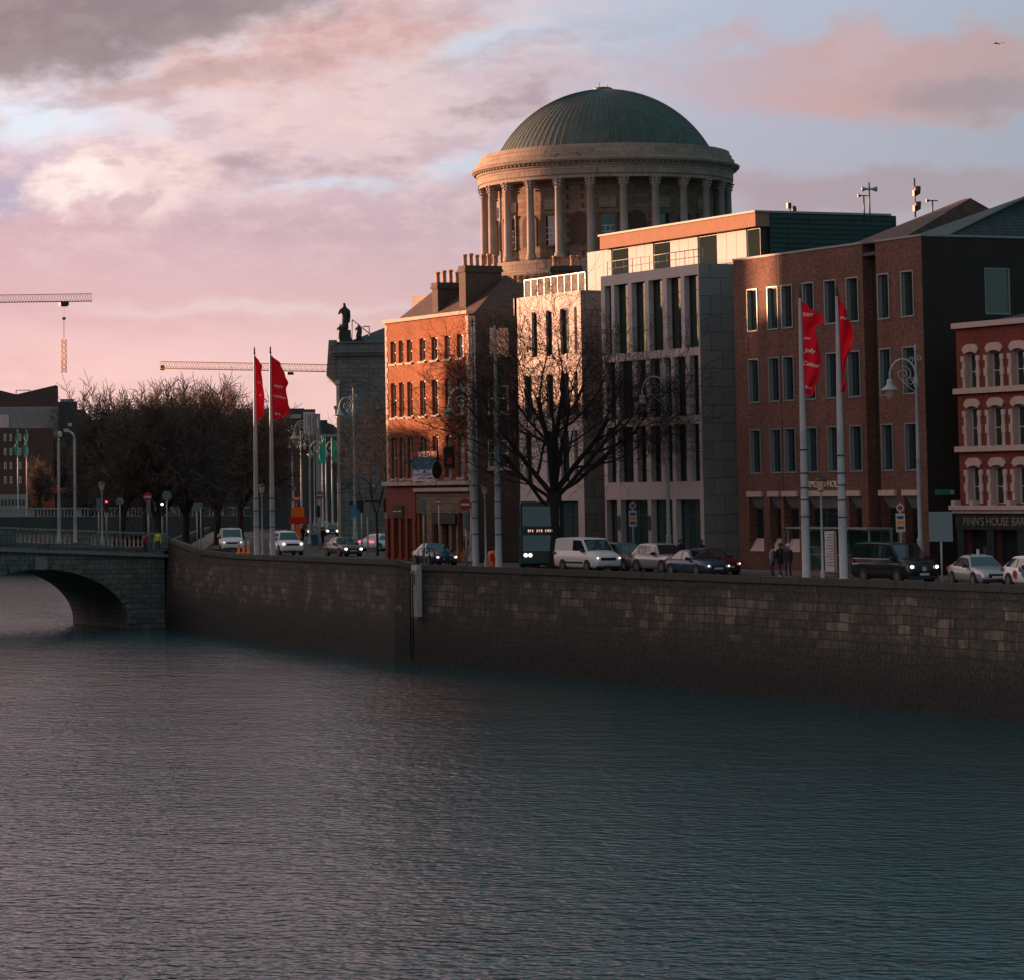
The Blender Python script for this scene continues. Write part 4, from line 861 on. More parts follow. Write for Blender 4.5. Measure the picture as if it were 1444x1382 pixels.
# rooftop horns and aerials
def mast(label,px,yt,yb,X,kind):
    Y,z0=PX(px,yb,X); _,z1=PX(px,yt,X); t=thing('roof_mast',label,'aerial',(X,Y,z0-.6),world=True); H=z1
    m=MB(); m.tube([(X,Y,z0-.6),(X,Y,H)],.05,6); m.build('pole','trim_dark',t)
    if kind=='horn':
        for v in((1,-.3,0),(-1,.3,0)):
            d=Vector(v).normalized(); p=Vector((X,Y,H-.4)); h=MB(); h.tube([p,p+d*.2,p+d*.45],[.05,.08,.17],12); h.build('horn','alu',t)
    elif kind=='tee': m=MB(); m.box(X-.4,X+.35,Y-.03,Y+.03,H-.06,H); m.box(X-.42,X-.25,Y-.05,Y+.05,H-.12,H+.03); m.build('crossbar','trim_dark',t)
    elif kind=='dish':
        for dz in(1.0,1.9):
            h=MB(); h.lathe([(.02,0),(.16,.08),(.2,.5),(.17,.52),(.02,.5)],(X+.12,Y-.1,H-dz),10); h.box(X-.1,X+.1,Y-.1,Y+.1,H-dz-.05,H-dz+.3); h.build('antenna_unit','trim_dark',t)
    elif kind=='cam':
        h=MB(); h.box(X-.2,X+.05,Y-.1,Y+.1,H-.35,H); h.lathe([(.13,0),(.16,.12),(.1,.3),(.01,.35)],(X+.3,Y,H-.5),10); h.build('camera_housing','trim_dark',t)
mast('pole with a pair of grey siren horns on the louvred roof',1226.5,257,297,XB+9,'horn'); mast('short T-shaped aerial left of the siren horns',1218.5,275,297,XB+9,'tee')
mast('tall thin aerial with dish units at the brick office roof ridge',1290.5,251,292,XB+8,'dish'); mast('small camera dome cluster on the penthouse roof edge',1114,286,297,XB+7,'cam')
mast('small weather sensor on the ridge right of the tall aerial',1315,282,292,XB+8.3,'tee')
# ================================================================ far buildings
def farb(name,label,x0,x1,yt,D,dep,mat,top=None,wins=(),yb=None,extra=None,cat='building',turn=0):
    l=Loc(name,label,cat,x0,D,turn=turn); m=MB(); W_=l.x(x1)
    if top: poly=[(l.x(a),0,l.z(b)) for a,b in top]+[(W_,0,-.5),(0,0,-.5)]; m.prism(poly,(0,0,0),(0,dep,0))
    else: m.box(0,W_,0,dep,-.5,l.z(yt))
    m.build('wall',mat,l.root)
    for (a,b,c,d,mt) in wins:
        f=MB(); f.box(l.x(a),l.x(b),-.12,-.003,l.z(d),l.z(c)); wn=f.build('window','frame_light' if mt=='g' else mt,l.root)
        if mt=='g': p=MB(); p.box(l.x(a)+.12,l.x(b)-.12,-.15,-.121,l.z(d)+.12,l.z(c)-.12); p.build('pane','glass_teal',wn)
    if extra: extra(l)
    return l
def ex1(l):
    m=MB(); m.box(l.x(-30),l.x(92),-.6,0-.003,l.z(577),l.z(574)); m.build('roof_edge','lead',l.root)
    m=MB()
    for px in(24,44): m.tube([(l.x(px),3,l.z(556)),(l.x(px),3,l.z(549))],.12,4)
    m.tube([(l.x(24),3,l.z(549.5)),(l.x(44),3,l.z(549.5))],.1,4); m.build('roof_rail','crane_yellow',l.root)
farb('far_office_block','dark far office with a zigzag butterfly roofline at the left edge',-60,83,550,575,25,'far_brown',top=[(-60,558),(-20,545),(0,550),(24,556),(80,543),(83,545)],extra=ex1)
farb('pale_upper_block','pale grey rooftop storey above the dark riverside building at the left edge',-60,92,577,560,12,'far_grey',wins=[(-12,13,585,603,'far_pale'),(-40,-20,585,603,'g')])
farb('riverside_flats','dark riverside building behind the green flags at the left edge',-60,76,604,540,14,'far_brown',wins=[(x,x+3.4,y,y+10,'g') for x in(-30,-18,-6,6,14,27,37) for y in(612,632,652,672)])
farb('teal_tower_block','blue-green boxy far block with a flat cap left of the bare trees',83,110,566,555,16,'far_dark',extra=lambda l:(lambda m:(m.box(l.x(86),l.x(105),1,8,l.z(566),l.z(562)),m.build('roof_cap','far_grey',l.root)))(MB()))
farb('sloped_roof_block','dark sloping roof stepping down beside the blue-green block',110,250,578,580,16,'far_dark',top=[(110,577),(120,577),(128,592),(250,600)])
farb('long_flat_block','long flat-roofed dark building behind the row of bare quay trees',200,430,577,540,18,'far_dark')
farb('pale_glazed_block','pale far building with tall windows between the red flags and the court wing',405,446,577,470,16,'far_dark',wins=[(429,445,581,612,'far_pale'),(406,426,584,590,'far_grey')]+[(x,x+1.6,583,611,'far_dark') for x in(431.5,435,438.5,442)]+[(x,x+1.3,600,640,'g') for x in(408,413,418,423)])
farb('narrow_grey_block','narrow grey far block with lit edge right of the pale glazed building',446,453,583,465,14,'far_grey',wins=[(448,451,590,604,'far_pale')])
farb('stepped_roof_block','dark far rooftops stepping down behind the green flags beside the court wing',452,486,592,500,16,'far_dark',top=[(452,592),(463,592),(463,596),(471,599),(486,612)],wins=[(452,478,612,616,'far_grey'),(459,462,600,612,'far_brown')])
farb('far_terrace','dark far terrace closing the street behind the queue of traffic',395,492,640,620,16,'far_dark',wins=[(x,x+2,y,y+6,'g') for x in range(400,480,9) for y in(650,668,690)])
# filling station behind the far bridge
l=Loc('filling_station','red-signed filling station behind the green flag poles and far bridge','shop',36,528); m=MB(); m.box(l.x(-40),l.x(37),0,8,0,l.z(697)); m.build('pale_forecourt_wall','lead',l.root)
m=MB(); m.box(l.x(38),l.x(92),1,8,0,l.z(695)); m.build('wall','far_dark',l.root); m=MB(); m.box(l.x(38),l.x(83),-.4,.9,l.z(694.5),l.z(685)); m.build('fascia','red_sign',l.root); m=MB(); m.box(l.x(83.2),l.x(96),-.4,.9,l.z(694),l.z(688)); m.build('fascia','dull_red',l.root)
m=MB(); m.box(l.x(59),l.x(67),-.2,.9,l.z(719),l.z(698)); m.box(l.x(68),l.x(77),-.2,.9,l.z(719),l.z(698)); m.build('red_panel','dull_red',l.root)
text('CIRCLE',.95,(l.x(52),-.42,l.z(690)),(1,0,0),(0,0,1),(0,-1,0),l.root,'letter_white',xs=1.05,depth=.06)
m=MB(); c0=(l.x(70.5),-.45,l.z(689.5)); m.prism([(c0[0]+.52*math.cos(R(a)),c0[1],c0[2]+.52*math.sin(R(a))) for a in range(0,360,15)],(0,-.05,0),(0,.04,0)); m.build('round_sign','letter_white',l.root)
text('K',.8,(l.x(70.5),-.5,l.z(689.5)),(1,0,0),(0,0,1),(0,-1,0),l.root,'dull_red',depth=.05)
text('EXPRESS',.32,(l.x(67),-.25,l.z(696.3)),(1,0,0),(0,0,1),(0,-1,0),l.root,'letter_white',xs=1.1,depth=.05)
m=MB()
for px in range(-8,37,5): m.box(l.x(px),l.x(px+2.4),-.1,-.003,l.z(713),l.z(704))
m.build('window_slot','far_dark',l.root)
# ================================================================ tower cranes
def lattice(m,A,B,w,h,n,r=.09):
    A=Vector(A);B=Vector(B);d=(B-A); L=d.length; d.normalize(); 
    side=d.cross(Vector((0,0,1))) if abs(d.z)<.9 else Vector((1,0,0)); side.normalize(); upv=side.cross(d).normalized()
    c=[lambda t,a=a,b=b:A+d*L*t+side*a*w/2+upv*b for a,b in((-1,0),(1,0))]+[lambda t:A+d*L*t+upv*h]
    if abs(d.z)>.9: c=[lambda t,a=a,b=b:A+d*L*t+side*a*w/2+upv*b*h/2 for a,b in((-1,-1),(1,-1),(1,1),(-1,1))]
    for f in c: m.tube([f(0),f(1)],r,4)
    k=len(c)
    for i in range(n):
        t0,t1,tm=i/n,(i+1)/n,(i+.5)/n
        for j in range(k):
            a,b=c[j],c[(j+1)%k]; m.tube([a(t0),b(tm)],r*.55,3); m.tube([b(tm),a(t1)],r*.55,3)
DC=900.
zx=lambda px,py: PD(px,py,DC)
ca=thing('tower_crane','hammerhead tower crane with hanging load at the upper left edge','crane',(zx(-150,700).x,zx(-150,700).y,5.8),world=True)
m=MB(); lattice(m,zx(-260,430),zx(130,424.5),1.8,2.0,50,.1); m.build('jib','crane_grey',ca)
m=MB(); a=zx(-150,700); lattice(m,(a.x,a.y,5.8),(a.x,a.y,zx(-150,428).z),2.2,2.2,30,.14); m.build('mast','crane_grey',ca)
m=MB(); p=zx(90,426); d=Vector(rt); m.hexa([p+d*a+Vector((0,b,c)) for c in(-.9,.2) for a,b in((-1.1,-.8),(1.1,-.8),(1.1,.8),(-1.1,.8))]); p=zx(90,431); m.hexa([p+d*a+Vector((0,b,c)) for c in(-.2,.1) for a,b in((-.9,-.3),(1,-.3),(1,.3),(-.9,.3))]); m.build('trolley','black',ca)
m=MB(); 
for o_ in(-.25,.25): m.tube([zx(90,427)+d*o_,zx(90,447)+d*o_],.022,3)
m.build('hoist_rope','crane_grey',ca)
m=MB(); p=zx(90,449); m.lathe([(.1,-.5),(.45,-.25),(.6,.1),(.5,.35),(.01,.4)],tuple(p),8); m.tube([zx(90,450),zx(90.2,478)],.09,4); m.build('hook_block','crane_grey',ca)
cl=thing('hanging_lattice_section','yellow lattice section hanging from the hook of the left crane','crane load',tuple(zx(90,525)),world=True); m=MB(); a=zx(90.2,525.5); b=zx(90.2,478.5); lattice(m,a,(a.x,a.y,b.z),1.05,1.05,6,.11); m.build('lattice_frame','crane_yellow',cl)
DC=800.; zx=lambda px,py: PD(px,py,DC)
ca=thing('tower_crane','yellow tower crane jib reaching left from behind the grey court wing','crane',(zx(505,700).x,zx(505,700).y,5.8),world=True)
m=MB(); lattice(m,zx(225,519.5),zx(560,526),1.5,1.7,44,.11); m.build('jib','crane_yellow',ca)
m=MB(); a=zx(505,700); lattice(m,(a.x,a.y,5.8),(a.x,a.y,zx(505,524).z),2,2,22,.13); m.build('mast','crane_yellow',ca)
m=MB(); p=zx(408.5,526.5); m.hexa([p+d*a+Vector((0,b,c)) for c in(-.35,.35) for a,b in((-.75,-.5),(.75,-.5),(.75,.5),(-.75,.5))]); m.build('trolley','black',ca)
m=MB(); p=zx(228,518.5); m.hexa([p+d*a+Vector((0,b,c)) for c in(-.6,.6) for a,b in((-.5,-.5),(.5,-.5),(.5,.5),(-.5,.5))]); m.build('jib_end','crane_grey',ca)
# ================================================================ trees
def grow(seed,trunk_h,trunk_r,limbs,levels,kids_,lens,minr,tr=1.0,updroop=.25,flat=1.0):
    rg=random.Random(seed); tk=MB(); cr=MB()
    def rv(): return Vector((rg.gauss(0,1),rg.gauss(0,1),rg.gauss(0,1)))
    def branch(p,d,L,r,lv):
        n=4 if lv<2 else (3 if lv<4 else 2); pts=[p.copy()]; rad=[r]; q=p.copy(); dd=d.copy()
        for i in range(n):
            wob=.20 if lv<2 else .34
            dd=(dd+rv()*wob*.6+Vector((0,0,updroop if lv<3 else (.04 if lv<5 else -.05)))*.35).normalized()
            q=q+dd*(L/n); pts.append(q.copy()); rad.append(max(minr,r*(1-.45*(i+1)/n)))
        (tk if lv<2 else cr).tube(pts,rad,7 if lv<2 else (4 if lv<4 else 3),cap=False,smooth=True)
        if lv>=levels: return
        k=kids_[lv]
        for j in range(k):
            t=.3+.7*(j+rg.random()*.8)/k; t=min(t,1); f=t*n; i=min(int(f),n-1); b=pts[i].lerp(pts[i+1],f-i)
            ax=(pts[i+1]-pts[i]).normalized(); o=ax.cross(rv()); o.normalize(); an=R(rg.uniform(24,62)) if j<k-1 else R(rg.uniform(5,25))
            nd=(ax*math.cos(an)+o*math.sin(an)); nd.z*=flat; nd.normalize()
            branch(b,nd,lens[lv+1]*rg.uniform(.65,1.2),max(minr,rad[min(i+1,n)]*rg.uniform(.5,.72)),lv+1)
    base=[Vector((0,0,-.3)),Vector((.02,0,.35)),Vector((.03,.02,trunk_h*.5)),Vector((0,.03,trunk_h))]
    tk.tube(base,[trunk_r*1.5,trunk_r*1.08,trunk_r*.93,trunk_r*1.05],12,smooth=True)
    for (az,el,L,zf,rf) in limbs:
        d=Vector((math.cos(R(az))*math.cos(R(el)),math.sin(R(az))*math.cos(R(el)),math.sin(R(el)))); branch(Vector((0,.02,trunk_h*zf)),d,L,trunk_r*rf,0)
    return tk,cr
# the big bare plane tree in front of the offices (local frame: x to the right of the view)
bx,by=PZ(783,801,5.98)
main=thing('bare_tree','large bare dark tree with a thick trunk in front of the pale offices','tree',(bx,by,5.95),-ang(783))
tk,cr=grow(11,4.3,.38,[(168,52,4.6,.95,.42),(120,74,5.6,1,.50),(75,80,6.2,1,.46),(15,56,5.4,.98,.44),(-8,40,5.0,.9,.33),(200,38,4.2,.72,.30),(-70,62,4.8,1,.36),(250,64,4.6,1,.35),(0,26,5.6,.97,.30),(180,24,4.4,.9,.28)],5,[4,4,4,4,3],[5,4.0,2.8,1.9,1.3,.9],.008,updroop=.36)
tk.build('trunk','bark',main); cr.build('crown','bark',main); main.scale=(1.2,1.0,1.07)
# three shared far crowns
def tree_proto(seed,label,H,mat='twig_dark',minr=.028,name='bare_tree'):
    lim=[(a+random.uniform(-12,12),random.uniform(42,74),H*.36*random.uniform(.85,1.15),random.uniform(.75,1),.55) for a in range(0,360,52)]
    tk,cr=grow(seed,H*.24,H*.028,lim,5,[4,5,4,4,3],[H*.36,H*.26,H*.18,H*.13,H*.09,H*.065],minr,updroop=.4)
    t=thing(name,label,'tree'); tk.build('trunk','bark',t); cr.build('crown',mat,t); return t
tp=[tree_proto(3,'',14.5),tree_proto(5,'',14.5)]
far=[(172,318,1.0,0,'bare quay tree rising behind the no entry sign on the arched bridge'),(222,290,.90,1,'bare quay tree nearest the bridge end with dense dark twigs'),(262,300,.98,0,'bare quay tree directly behind the grey sign backs'),(306,335,1.03,1,'bare quay tree behind the far white van'),(338,372,1.1,0,'bare quay tree just left of the red flags'),(205,350,1.1,0,'bare tree of the rear row above the far bridge'),(282,400,1.22,1,'distant bare tree of the rear row between the sign backs and the flags')]
for i,(px,D,s,k,lab) in enumerate(far):
    p=PD(px,700,D); 
    if i<2: o=tp[i] if i==k else None
    o=tp[k] if i in(0,1) and i==k else dup(tp[k])
    o.location=(p.x,p.y,5.8); o.rotation_euler=(0,0,i*1.3); o.scale=(s*.86,s*.86,s); o['label']=lab; o['group']='bare trees along the far quay'
tp2=thing('bare_tree','slight bare tree in front of the grey court wing','tree'); tk,cr=grow(9,2.6,.11,[(a_,58,3.6,1,.6) for a_ in (10,95,190,280)],5,[3,4,4,3,3],[3.6,2.6,1.9,1.3,.9,.6],.010,updroop=.4); tk.build('trunk','bark',tp2); cr.build('crown','bark',tp2); p=PD(531,700,262); tp2.location=(p.x,p.y,5.8); tp2.scale=(.9,.9,1.2)
tp3=tree_proto(12,'small dark bare tree in front of the filling station',11,'twig_dark',.03); p=PD(56,700,505); tp3.location=(p.x,p.y,5.8); tp3.scale=(.5,.5,.95)
tp4=tree_proto(14,'reddish sunlit tree top above the riverside building at the left edge',9.5,'twig_red',.06); p=PD(38,700,552); tp4.location=(p.x,p.y,12); tp4.scale=(.85,.85,1.05)
tp5=dup(tp4,label='grey-green drooping tree top right of the reddish tree'); p=PD(72,700,548); tp5.location=(p.x,p.y,11.5); tp5.rotation_euler=(0,0,2); tp5.scale=(.7,.7,1.0)
# ================================================================ vehicles (local: front towards -y, wheels on z=0)
def loft(m,secs,cap=True,smooth=False):
    """secs: list of rings of equal length"""
    n=len(secs[0]); vs=[p for s in secs for p in s]; fs=[]
    for i in range(len(secs)-1):
        for k in range(n):
            k2=(k+1)%n; fs.append((i*n+k,i*n+k2,(i+1)*n+k2,(i+1)*n+k))
    if cap: fs.append(tuple(range(n))[::-1]); fs.append(tuple((len(secs)-1)*n+k for k in range(n)))
    m.add(vs,fs,smooth)
KINDS={ # stations: (y, halfwidth, z_bottom, z_shoulder, z_top)   cabin: (y base front, y roof front, y roof rear, y base rear, z roof)
 'saloon':dict(L=4.5,W=.88,st=[(-2.25,.62,.30,.55,.60),(-2.15,.78,.22,.66,.72),(-1.7,.86,.2,.78,.86),(-.95,.88,.2,.86,.95),(0,.88,.2,.90,.96),(1.1,.88,.2,.93,.99),(1.75,.86,.22,.94,1.02),(2.15,.78,.26,.92,.99),(2.25,.66,.36,.8,.86)],cab=(-.98,-.2,.85,1.65,1.44),wx=(-1.38,1.35),wr=.33),
 'hatch':dict(L=3.95,W=.85,st=[(-1.98,.6,.3,.55,.62),(-1.88,.76,.22,.7,.78),(-1.4,.84,.2,.82,.92),(-.85,.85,.2,.88,.98),(0,.85,.2,.92,.98),(1.2,.85,.2,.95,1.0),(1.75,.82,.22,.95,1.02),(1.95,.7,.3,.9,.96)],cab=(-.92,-.25,1.2,1.8,1.46),wx=(-1.25,1.2),wr=.32),
 'suv':dict(L=4.4,W=.92,st=[(-2.2,.68,.34,.68,.74),(-2.1,.84,.26,.86,.94),(-1.6,.91,.25,.98,1.06),(-.95,.92,.25,1.02,1.1),(0,.92,.25,1.06,1.12),(1.3,.92,.25,1.1,1.14),(2.0,.88,.27,1.08,1.14),(2.2,.76,.36,1.0,1.05)],cab=(-.98,-.35,1.45,2.05,1.68),wx=(-1.36,1.33),wr=.37),
 'big_suv':dict(L=4.9,W=.96,st=[(-2.45,.76,.36,.82,.90),(-2.35,.90,.28,.98,1.08),(-1.8,.95,.27,1.1,1.18),(-1.1,.96,.27,1.14,1.2),(0,.96,.27,1.16,1.22),(1.6,.96,.27,1.18,1.22),(2.3,.94,.3,1.16,1.2),(2.45,.86,.4,1.1,1.14)],cab=(-1.12,-.5,1.9,2.35,1.86),wx=(-1.5,1.45),wr=.41),
 'van':dict(L=5.0,W=.97,st=[(-2.5,.74,.3,.72,.82),(-2.4,.9,.24,.9,1.02),(-2.0,.95,.22,1.05,1.16),(-1.55,.97,.22,1.14,1.26),(-1.0,.97,.22,1.2,1.3),(0,.97,.22,1.2,1.3),(1.6,.97,.22,1.2,1.3),(2.4,.96,.24,1.2,1.3),(2.5,.93,.34,1.18,1.28)],cab=(-1.66,-.78,2.36,2.47,1.98),wx=(-1.6,1.35),wr=.34)}
def car(label,loc,rz,kind='saloon',paint='silver',lights='headlight',name=None,cat='car',group='vehicles on the quay road',side_glass=True,rack=False,extra=None,lit_r=.075):
    K=KINDS[kind]; root=thing(name or {'van':'van','suv':'crossover_car','big_suv':'off_road_car'}.get(kind,'car'),label,cat,loc,rz,group)
    W=K['W']; m=MB(); secs=[]
    for (y,w_,zb,zs,zt) in K['st']:
        secs.append([(-w_*.86,y,zb),(-w_*.98,y,zb+.12),(-w_,y,zb+(zs-zb)*.55),(-w_*.965,y,zs),(-w_*.80,y,zt-.015),(-w_*.35,y,zt+.01),(w_*.35,y,zt+.01),(w_*.80,y,zt-.015),(w_*.965,y,zs),(w_,y,zb+(zs-zb)*.55),(w_*.98,y,zb+.12),(w_*.86,y,zb)])
    # denser along y for smooth arches
    loft(m,secs,smooth=True)
    body=m.build('body',paint,root)
    f,rf,rr_,r,zr=K['cab']; 
    def zt(y):
        st=K['st']
        for a,b in zip(st,st[1:]):
            if a[0]<=y<=b[0]: t=(y-a[0])/(b[0]-a[0]); return a[3]+(b[3]-a[3])*t-.03
        return st[-1][3]-.03
    wb=W*.93; wt=W*(.86 if kind=='van' else .70)
    def ring(y0,z0,y1,w0,w1): pass
    m=MB(); N=9
    zb0=zt(f);zb1=zt(r)
    secs=[]
    prof=[(f,zb0,zb0+.0),(f+(rf-f)*.5,None,None),(rf,None,zr-.03),(rf+.25,None,zr-.005),((rf+rr_)/2,None,zr+.02),(rr_-.2,None,zr-.005),(rr_,None,zr-.04),((rr_+r)/2,None,None),(r,None,None)]
    def top(y):
        if y<=rf: return zb0+(zr-.03-zb0)*((y-f)/(rf-f))
        if y>=rr_: return zb1+(zr-.05-zb1)*(1-((y-rr_)/(r-rr_)))
        t=(y-rf)/(rr_-rf); return zr-.03+.05*math.sin(math.pi*t)
    for y,_,_ in prof:
        zt_=top(y)+.012; z0=zt(y); fr=max(.02,(zt_-z0)/(zr-z0)); wu=wb+(wt-wb)*fr
        secs.append([(-wb,y,z0-.05),(-wu,y,zt_-.05*fr),(-wu*.9,y,zt_),(0,y,zt_+.03*fr),(wu*.9,y,zt_),(wu,y,zt_-.05*fr),(wb,y,z0-.05)])
    loft(m,secs,smooth=False); m.build('roof',paint,root)
    g=MB(); e=.022
    def P(s,y,fr,out=e):   # point on the side glass plane
        z0=zt(y); z=z0+(zr-z0)*fr; w_=wb+(wt-wb)*fr; return (s*(w_+out),y,z)
    # windscreen and rear glass
    def scr(y0,y1,sg):
        za,zc=top(y0),top(y1); wa=(wb+(wt-wb)*max(0,(za-zt(y0))/(zr-zt(y0))))*.92; wc=(wb+(wt-wb)*((zc-zt(y1))/(zr-zt(y1))))*.88
        mb=MB(); mb.hexa([(-wa,y0+sg*.035,za+.04),(wa,y0+sg*.035,za+.04),(wc,y1+sg*.035,zc+.035),(-wc,y1+sg*.035,zc+.035),(-wa,y0,za-.02),(wa,y0,za-.02),(wc,y1,zc-.02),(-wc,y1,zc-.02)]); return mb
    scr(f+(rf-f)*.06,f+(rf-f)*.9,-1).build('windscreen','car_glass',root)
    if kind!='van': scr(r+(rr_-r)*.1,r+(rr_-r)*.88,1).build('rear_window','car_glass',root)
    for s in(-1,1):
        m=MB()
        if kind=='van': spans=[(f+.42,rf+.95)] + ([(rf+1.05,rr_-1.4),(rr_-1.3,rr_-.1)] if side_glass=='full' else [])
        else: mid=(rf+rr_)/2+.0; spans=[(f+.38,mid-.04),(mid+.04,r-.28)]
        for a,b in spans:
            def cl(y,fr): # limit by windscreen slope
                z0=zt(y); lim=(top(y)-z0)/(zr-z0)-.14; return max(.08,min(fr,lim))
            n_=6
            for i in range(n_):
                y0=a+(b-a)*i/n_; y1=a+(b-a)*(i+1)/n_; m.quad(P(s,y0,.1),P(s,y1,.1),P(s,y1,cl(y1,.84)),P(s,y0,cl(y0,.84)))
        m.build('side_window','car_glass',root)
        mi=MB(); mi.box(s*(wb+.02) if s>0 else s*(wb+.24),s*(wb+.24) if s>0 else s*(wb+.02),f+.32,f+.5,zt(f)+.05,zt(f)+.23); mi.build('door_mirror','black' if paint!='white_paint' else 'black',root,bevel=.03)
    # wheels
    for y in K['wx']:
        for s in(-1,1):
            a=MB(); rw=K['wr']; x0=s*(W-.20); x1=s*(W+.012)
            a.prism([(0,y+(rw+.06)*math.cos(R(t)),rw+(rw+.06)*math.sin(R(t))) for t in range(0,360,15)],(s*(W-.1),0,0),(s*(W+.004),0,0)); a.build('wheel_arch','black',root)
            t_=MB(); t_.prism([(0,y+rw*math.cos(R(t)),rw+rw*math.sin(R(t))) for t in range(0,360,15)],(x0,0,0),(x1+s*.01,0,0)); tt=t_.build('wheel','rubber',root)
            q=MB(); q.prism([(0,y+rw*.62*math.cos(R(t)),rw+rw*.62*math.sin(R(t))) for t in range(0,360,15)],(s*(W-.02),0,0),(s*(W+.026),0,0)); q.mi=1
            for k in range(5):
                b=R(72*k+10); c_,s_=math.cos(b),math.sin(b); q.hexa([(s*(W+dd),y+c_*r1-s_*w1,rw+s_*r1+c_*w1) for dd in(.027,.034) for r1,w1 in((.05,-.03),(rw*.58,-.03),(rw*.58,.03),(.05,.03))])
            q.build('rim',['trim_dark','silver'],tt)
    # front
    yf=K['st'][0][0]; zl=K['st'][1][3]-.09; wf=K['st'][1][1]
    g=MB(); g.box(-wf*.55,wf*.55,yf-.02,yf+.2,zl-.13,zl+.04); g.build('grille','black',root,bevel=.02)
    g=MB(); g.box(-wf*.9,wf*.9,yf-.035,yf+.25,.2,.36); g.build('lower_bumper','black',root,bevel=.03)
    g=MB(); g.box(-.26,.26,yf-.06,yf-.02,.4,.51); g.build('number_plate','sign_white',root)
    for s in(-1,1):
        h=MB(); h.hexa([(s*wf*.6,yf-.03,zl-.07),(s*wf*.99,yf+.12,zl-.05),(s*wf*1.02,yf+.5,zl+.05),(s*wf*.62,yf+.35,zl),(s*wf*.6,yf+.0,zl+.06),(s*wf*.97,yf+.14,zl+.085),(s*wf*1.0,yf+.52,zl+.12),(s*wf*.62,yf+.38,zl+.12)]); hh_=h.build('headlight','lamp_off',root)
        if lights and lights!='tail': b=MB(); b.lathe([(.01,-.02),(lit_r,-.0),(.01,.03)],(0,0,0),12); v=[(s*wf*.80+x,yf+.02+z-.06,zl+.015+y*.8) for x,y,z in b.v]; b.v=v; b.build('bulb',lights,hh_)
    yr=K['st'][-1][0]; 
    for s in(-1,1): h=MB(); wr_=K['st'][-2][1]; h.box(min(s*wr_*.6,s*wr_*1.02),max(s*wr_*.6,s*wr_*1.02),yr-.3,yr+.02,K['st'][-2][3]-.2,K['st'][-2][3]-.04); h.build('tail_light','taillight' if lights=='tail' else 'dull_red',root)
    for s in((-1,1) if kind=='van' else ()): m=MB(); m.box(min(s*W,s*(W+.03)),max(s*W,s*(W+.03)),-1.1,1.0,.5,.6); m.build('side_moulding','black',root)
    if rack:
        m=MB(); [m.tube([(s*wt*.85,rf+.3,zr+.02),(s*wt*.85,rf+.3,zr+.08),(s*wt*.85,rr_-.1,zr+.08),(s*wt*.85,rr_-.1,zr+.02)],.022,5) for s in(-1,1)]; m.build('roof_rail','black',root)
    if extra: extra(root,K)
    return root
RZ=5.86
def lane(px,X): return (X,PX(px,790,X)[0],RZ)
car('white panel van at the front of the queue right of the big tree',lane(829,97.2),0,'van','white_paint','headlight_soft',cat='van')
def taxi(root,K): pass
car('grey and black crossover just right of the white panel van bonnet',lane(880,99.0),R(3),'suv','grey_car','headlight_soft')
car('pale-sided crossover between the grey crossover and the blue saloon',lane(934,98.7),R(2),'suv','silver',None)
car('blue-grey saloon with long bonnet overlapping the dark red car',lane(983,96.3),0,'saloon','blue_car','headlight_soft')
car('dark red car half hidden behind the blue-grey saloon',lane(1003,99.2),0,'hatch','red_car','headlight_soft')
def stripe(root,K):
    m=MB(); [m.box(min(s*.975,s*.99),max(s*.975,s*.99),-1.9,2.3,z,z+.04) for s in(-1,1) for z in(1.02,1.12)]; m.build('side_trim','chrome',root)
    m=MB(); m.box(-.12,.12,-2.53,-2.5,.62,.82); m.build('bonnet_emblem','chrome',root)
car('black minibus with bright headlights in front of the bus shelter',lane(1262,97.0),0,'van','dark_car','headlight',cat='minibus',name='minibus',side_glass='full',extra=stripe,lit_r=.1)
def sign_(root,K): m=MB(); m.box(-.05,.05,.1,.2,1.46,1.75); m.box(-.3,.3,-.0,.3,1.46,1.5); m.build('roof_aerial','sign_white',root)
car('silver saloon side-on in front of the dark pub shopfront',lane(1381,96.7),R(-14),'saloon','silver',None,extra=sign_)
def decal(root,K):
    for (c,y,z,r_) in (('blue_pale',-.35,.72,.22),('dull_red',.0,.86,.12),('blue_pale',-.5,.5,.14),('dull_red',.5,.62,.2)):
        m=MB(); m.prism([(0,y+r_*math.cos(R(t)),z+r_*math.sin(R(t))) for t in range(0,360,20)],(-.885,0,0),(-.872,0,0)); m.build('door_graphic',c,root)
car('white hatchback with colourful door graphics cut off by the right edge',lane(1462,96.6),R(-8),'hatch','white_paint',None,extra=decal)
car('dark blue saloon by the river wall behind the person in the blue jacket',lane(613,97.8),R(-6),'saloon','blue_car','headlight')
x,y=PZ(484,784.5,RZ); car('small dark car with glowing headlights left of the orange brick terrace',(x,y,RZ),R(-4),'saloon','grey_car','headlight',lit_r=.11)
x,y=PZ(404,782.5,RZ); car('white off-road car behind the taller red flag pole',(x,y,RZ),R(-12),'big_suv','white_paint','headlight',rack=True,lit_r=.1)
x,y=PZ(326,778,RZ); car('far white van beside the cyclist under the bare trees',(x,y,RZ),R(-20),'van','white_paint','headlight_soft',cat='van')
x,y=PZ(537,777,RZ); car('white saloon turning into the side street by the court wing',(x,y,RZ),R(118),'saloon','white_paint','tail')
for px,D,p,lab in ((441,415,'grey_car','leftmost of the far headlit cars beyond the flag poles'),(452,450,'dark_car','second far headlit car in the distant queue'),(458,480,'white_paint','far pale car in the middle of the distant queue'),(467,420,'dark_car','far dark car with white lights before the court corner'),(475,445,'grey_car','rightmost far headlit car against the court pilaster')):
    q=PD(px,740,D); car(lab,(q.x,q.y,RZ),R(-20),'hatch',p,'headlight',group='distant cars on the quay',lit_r=.16)
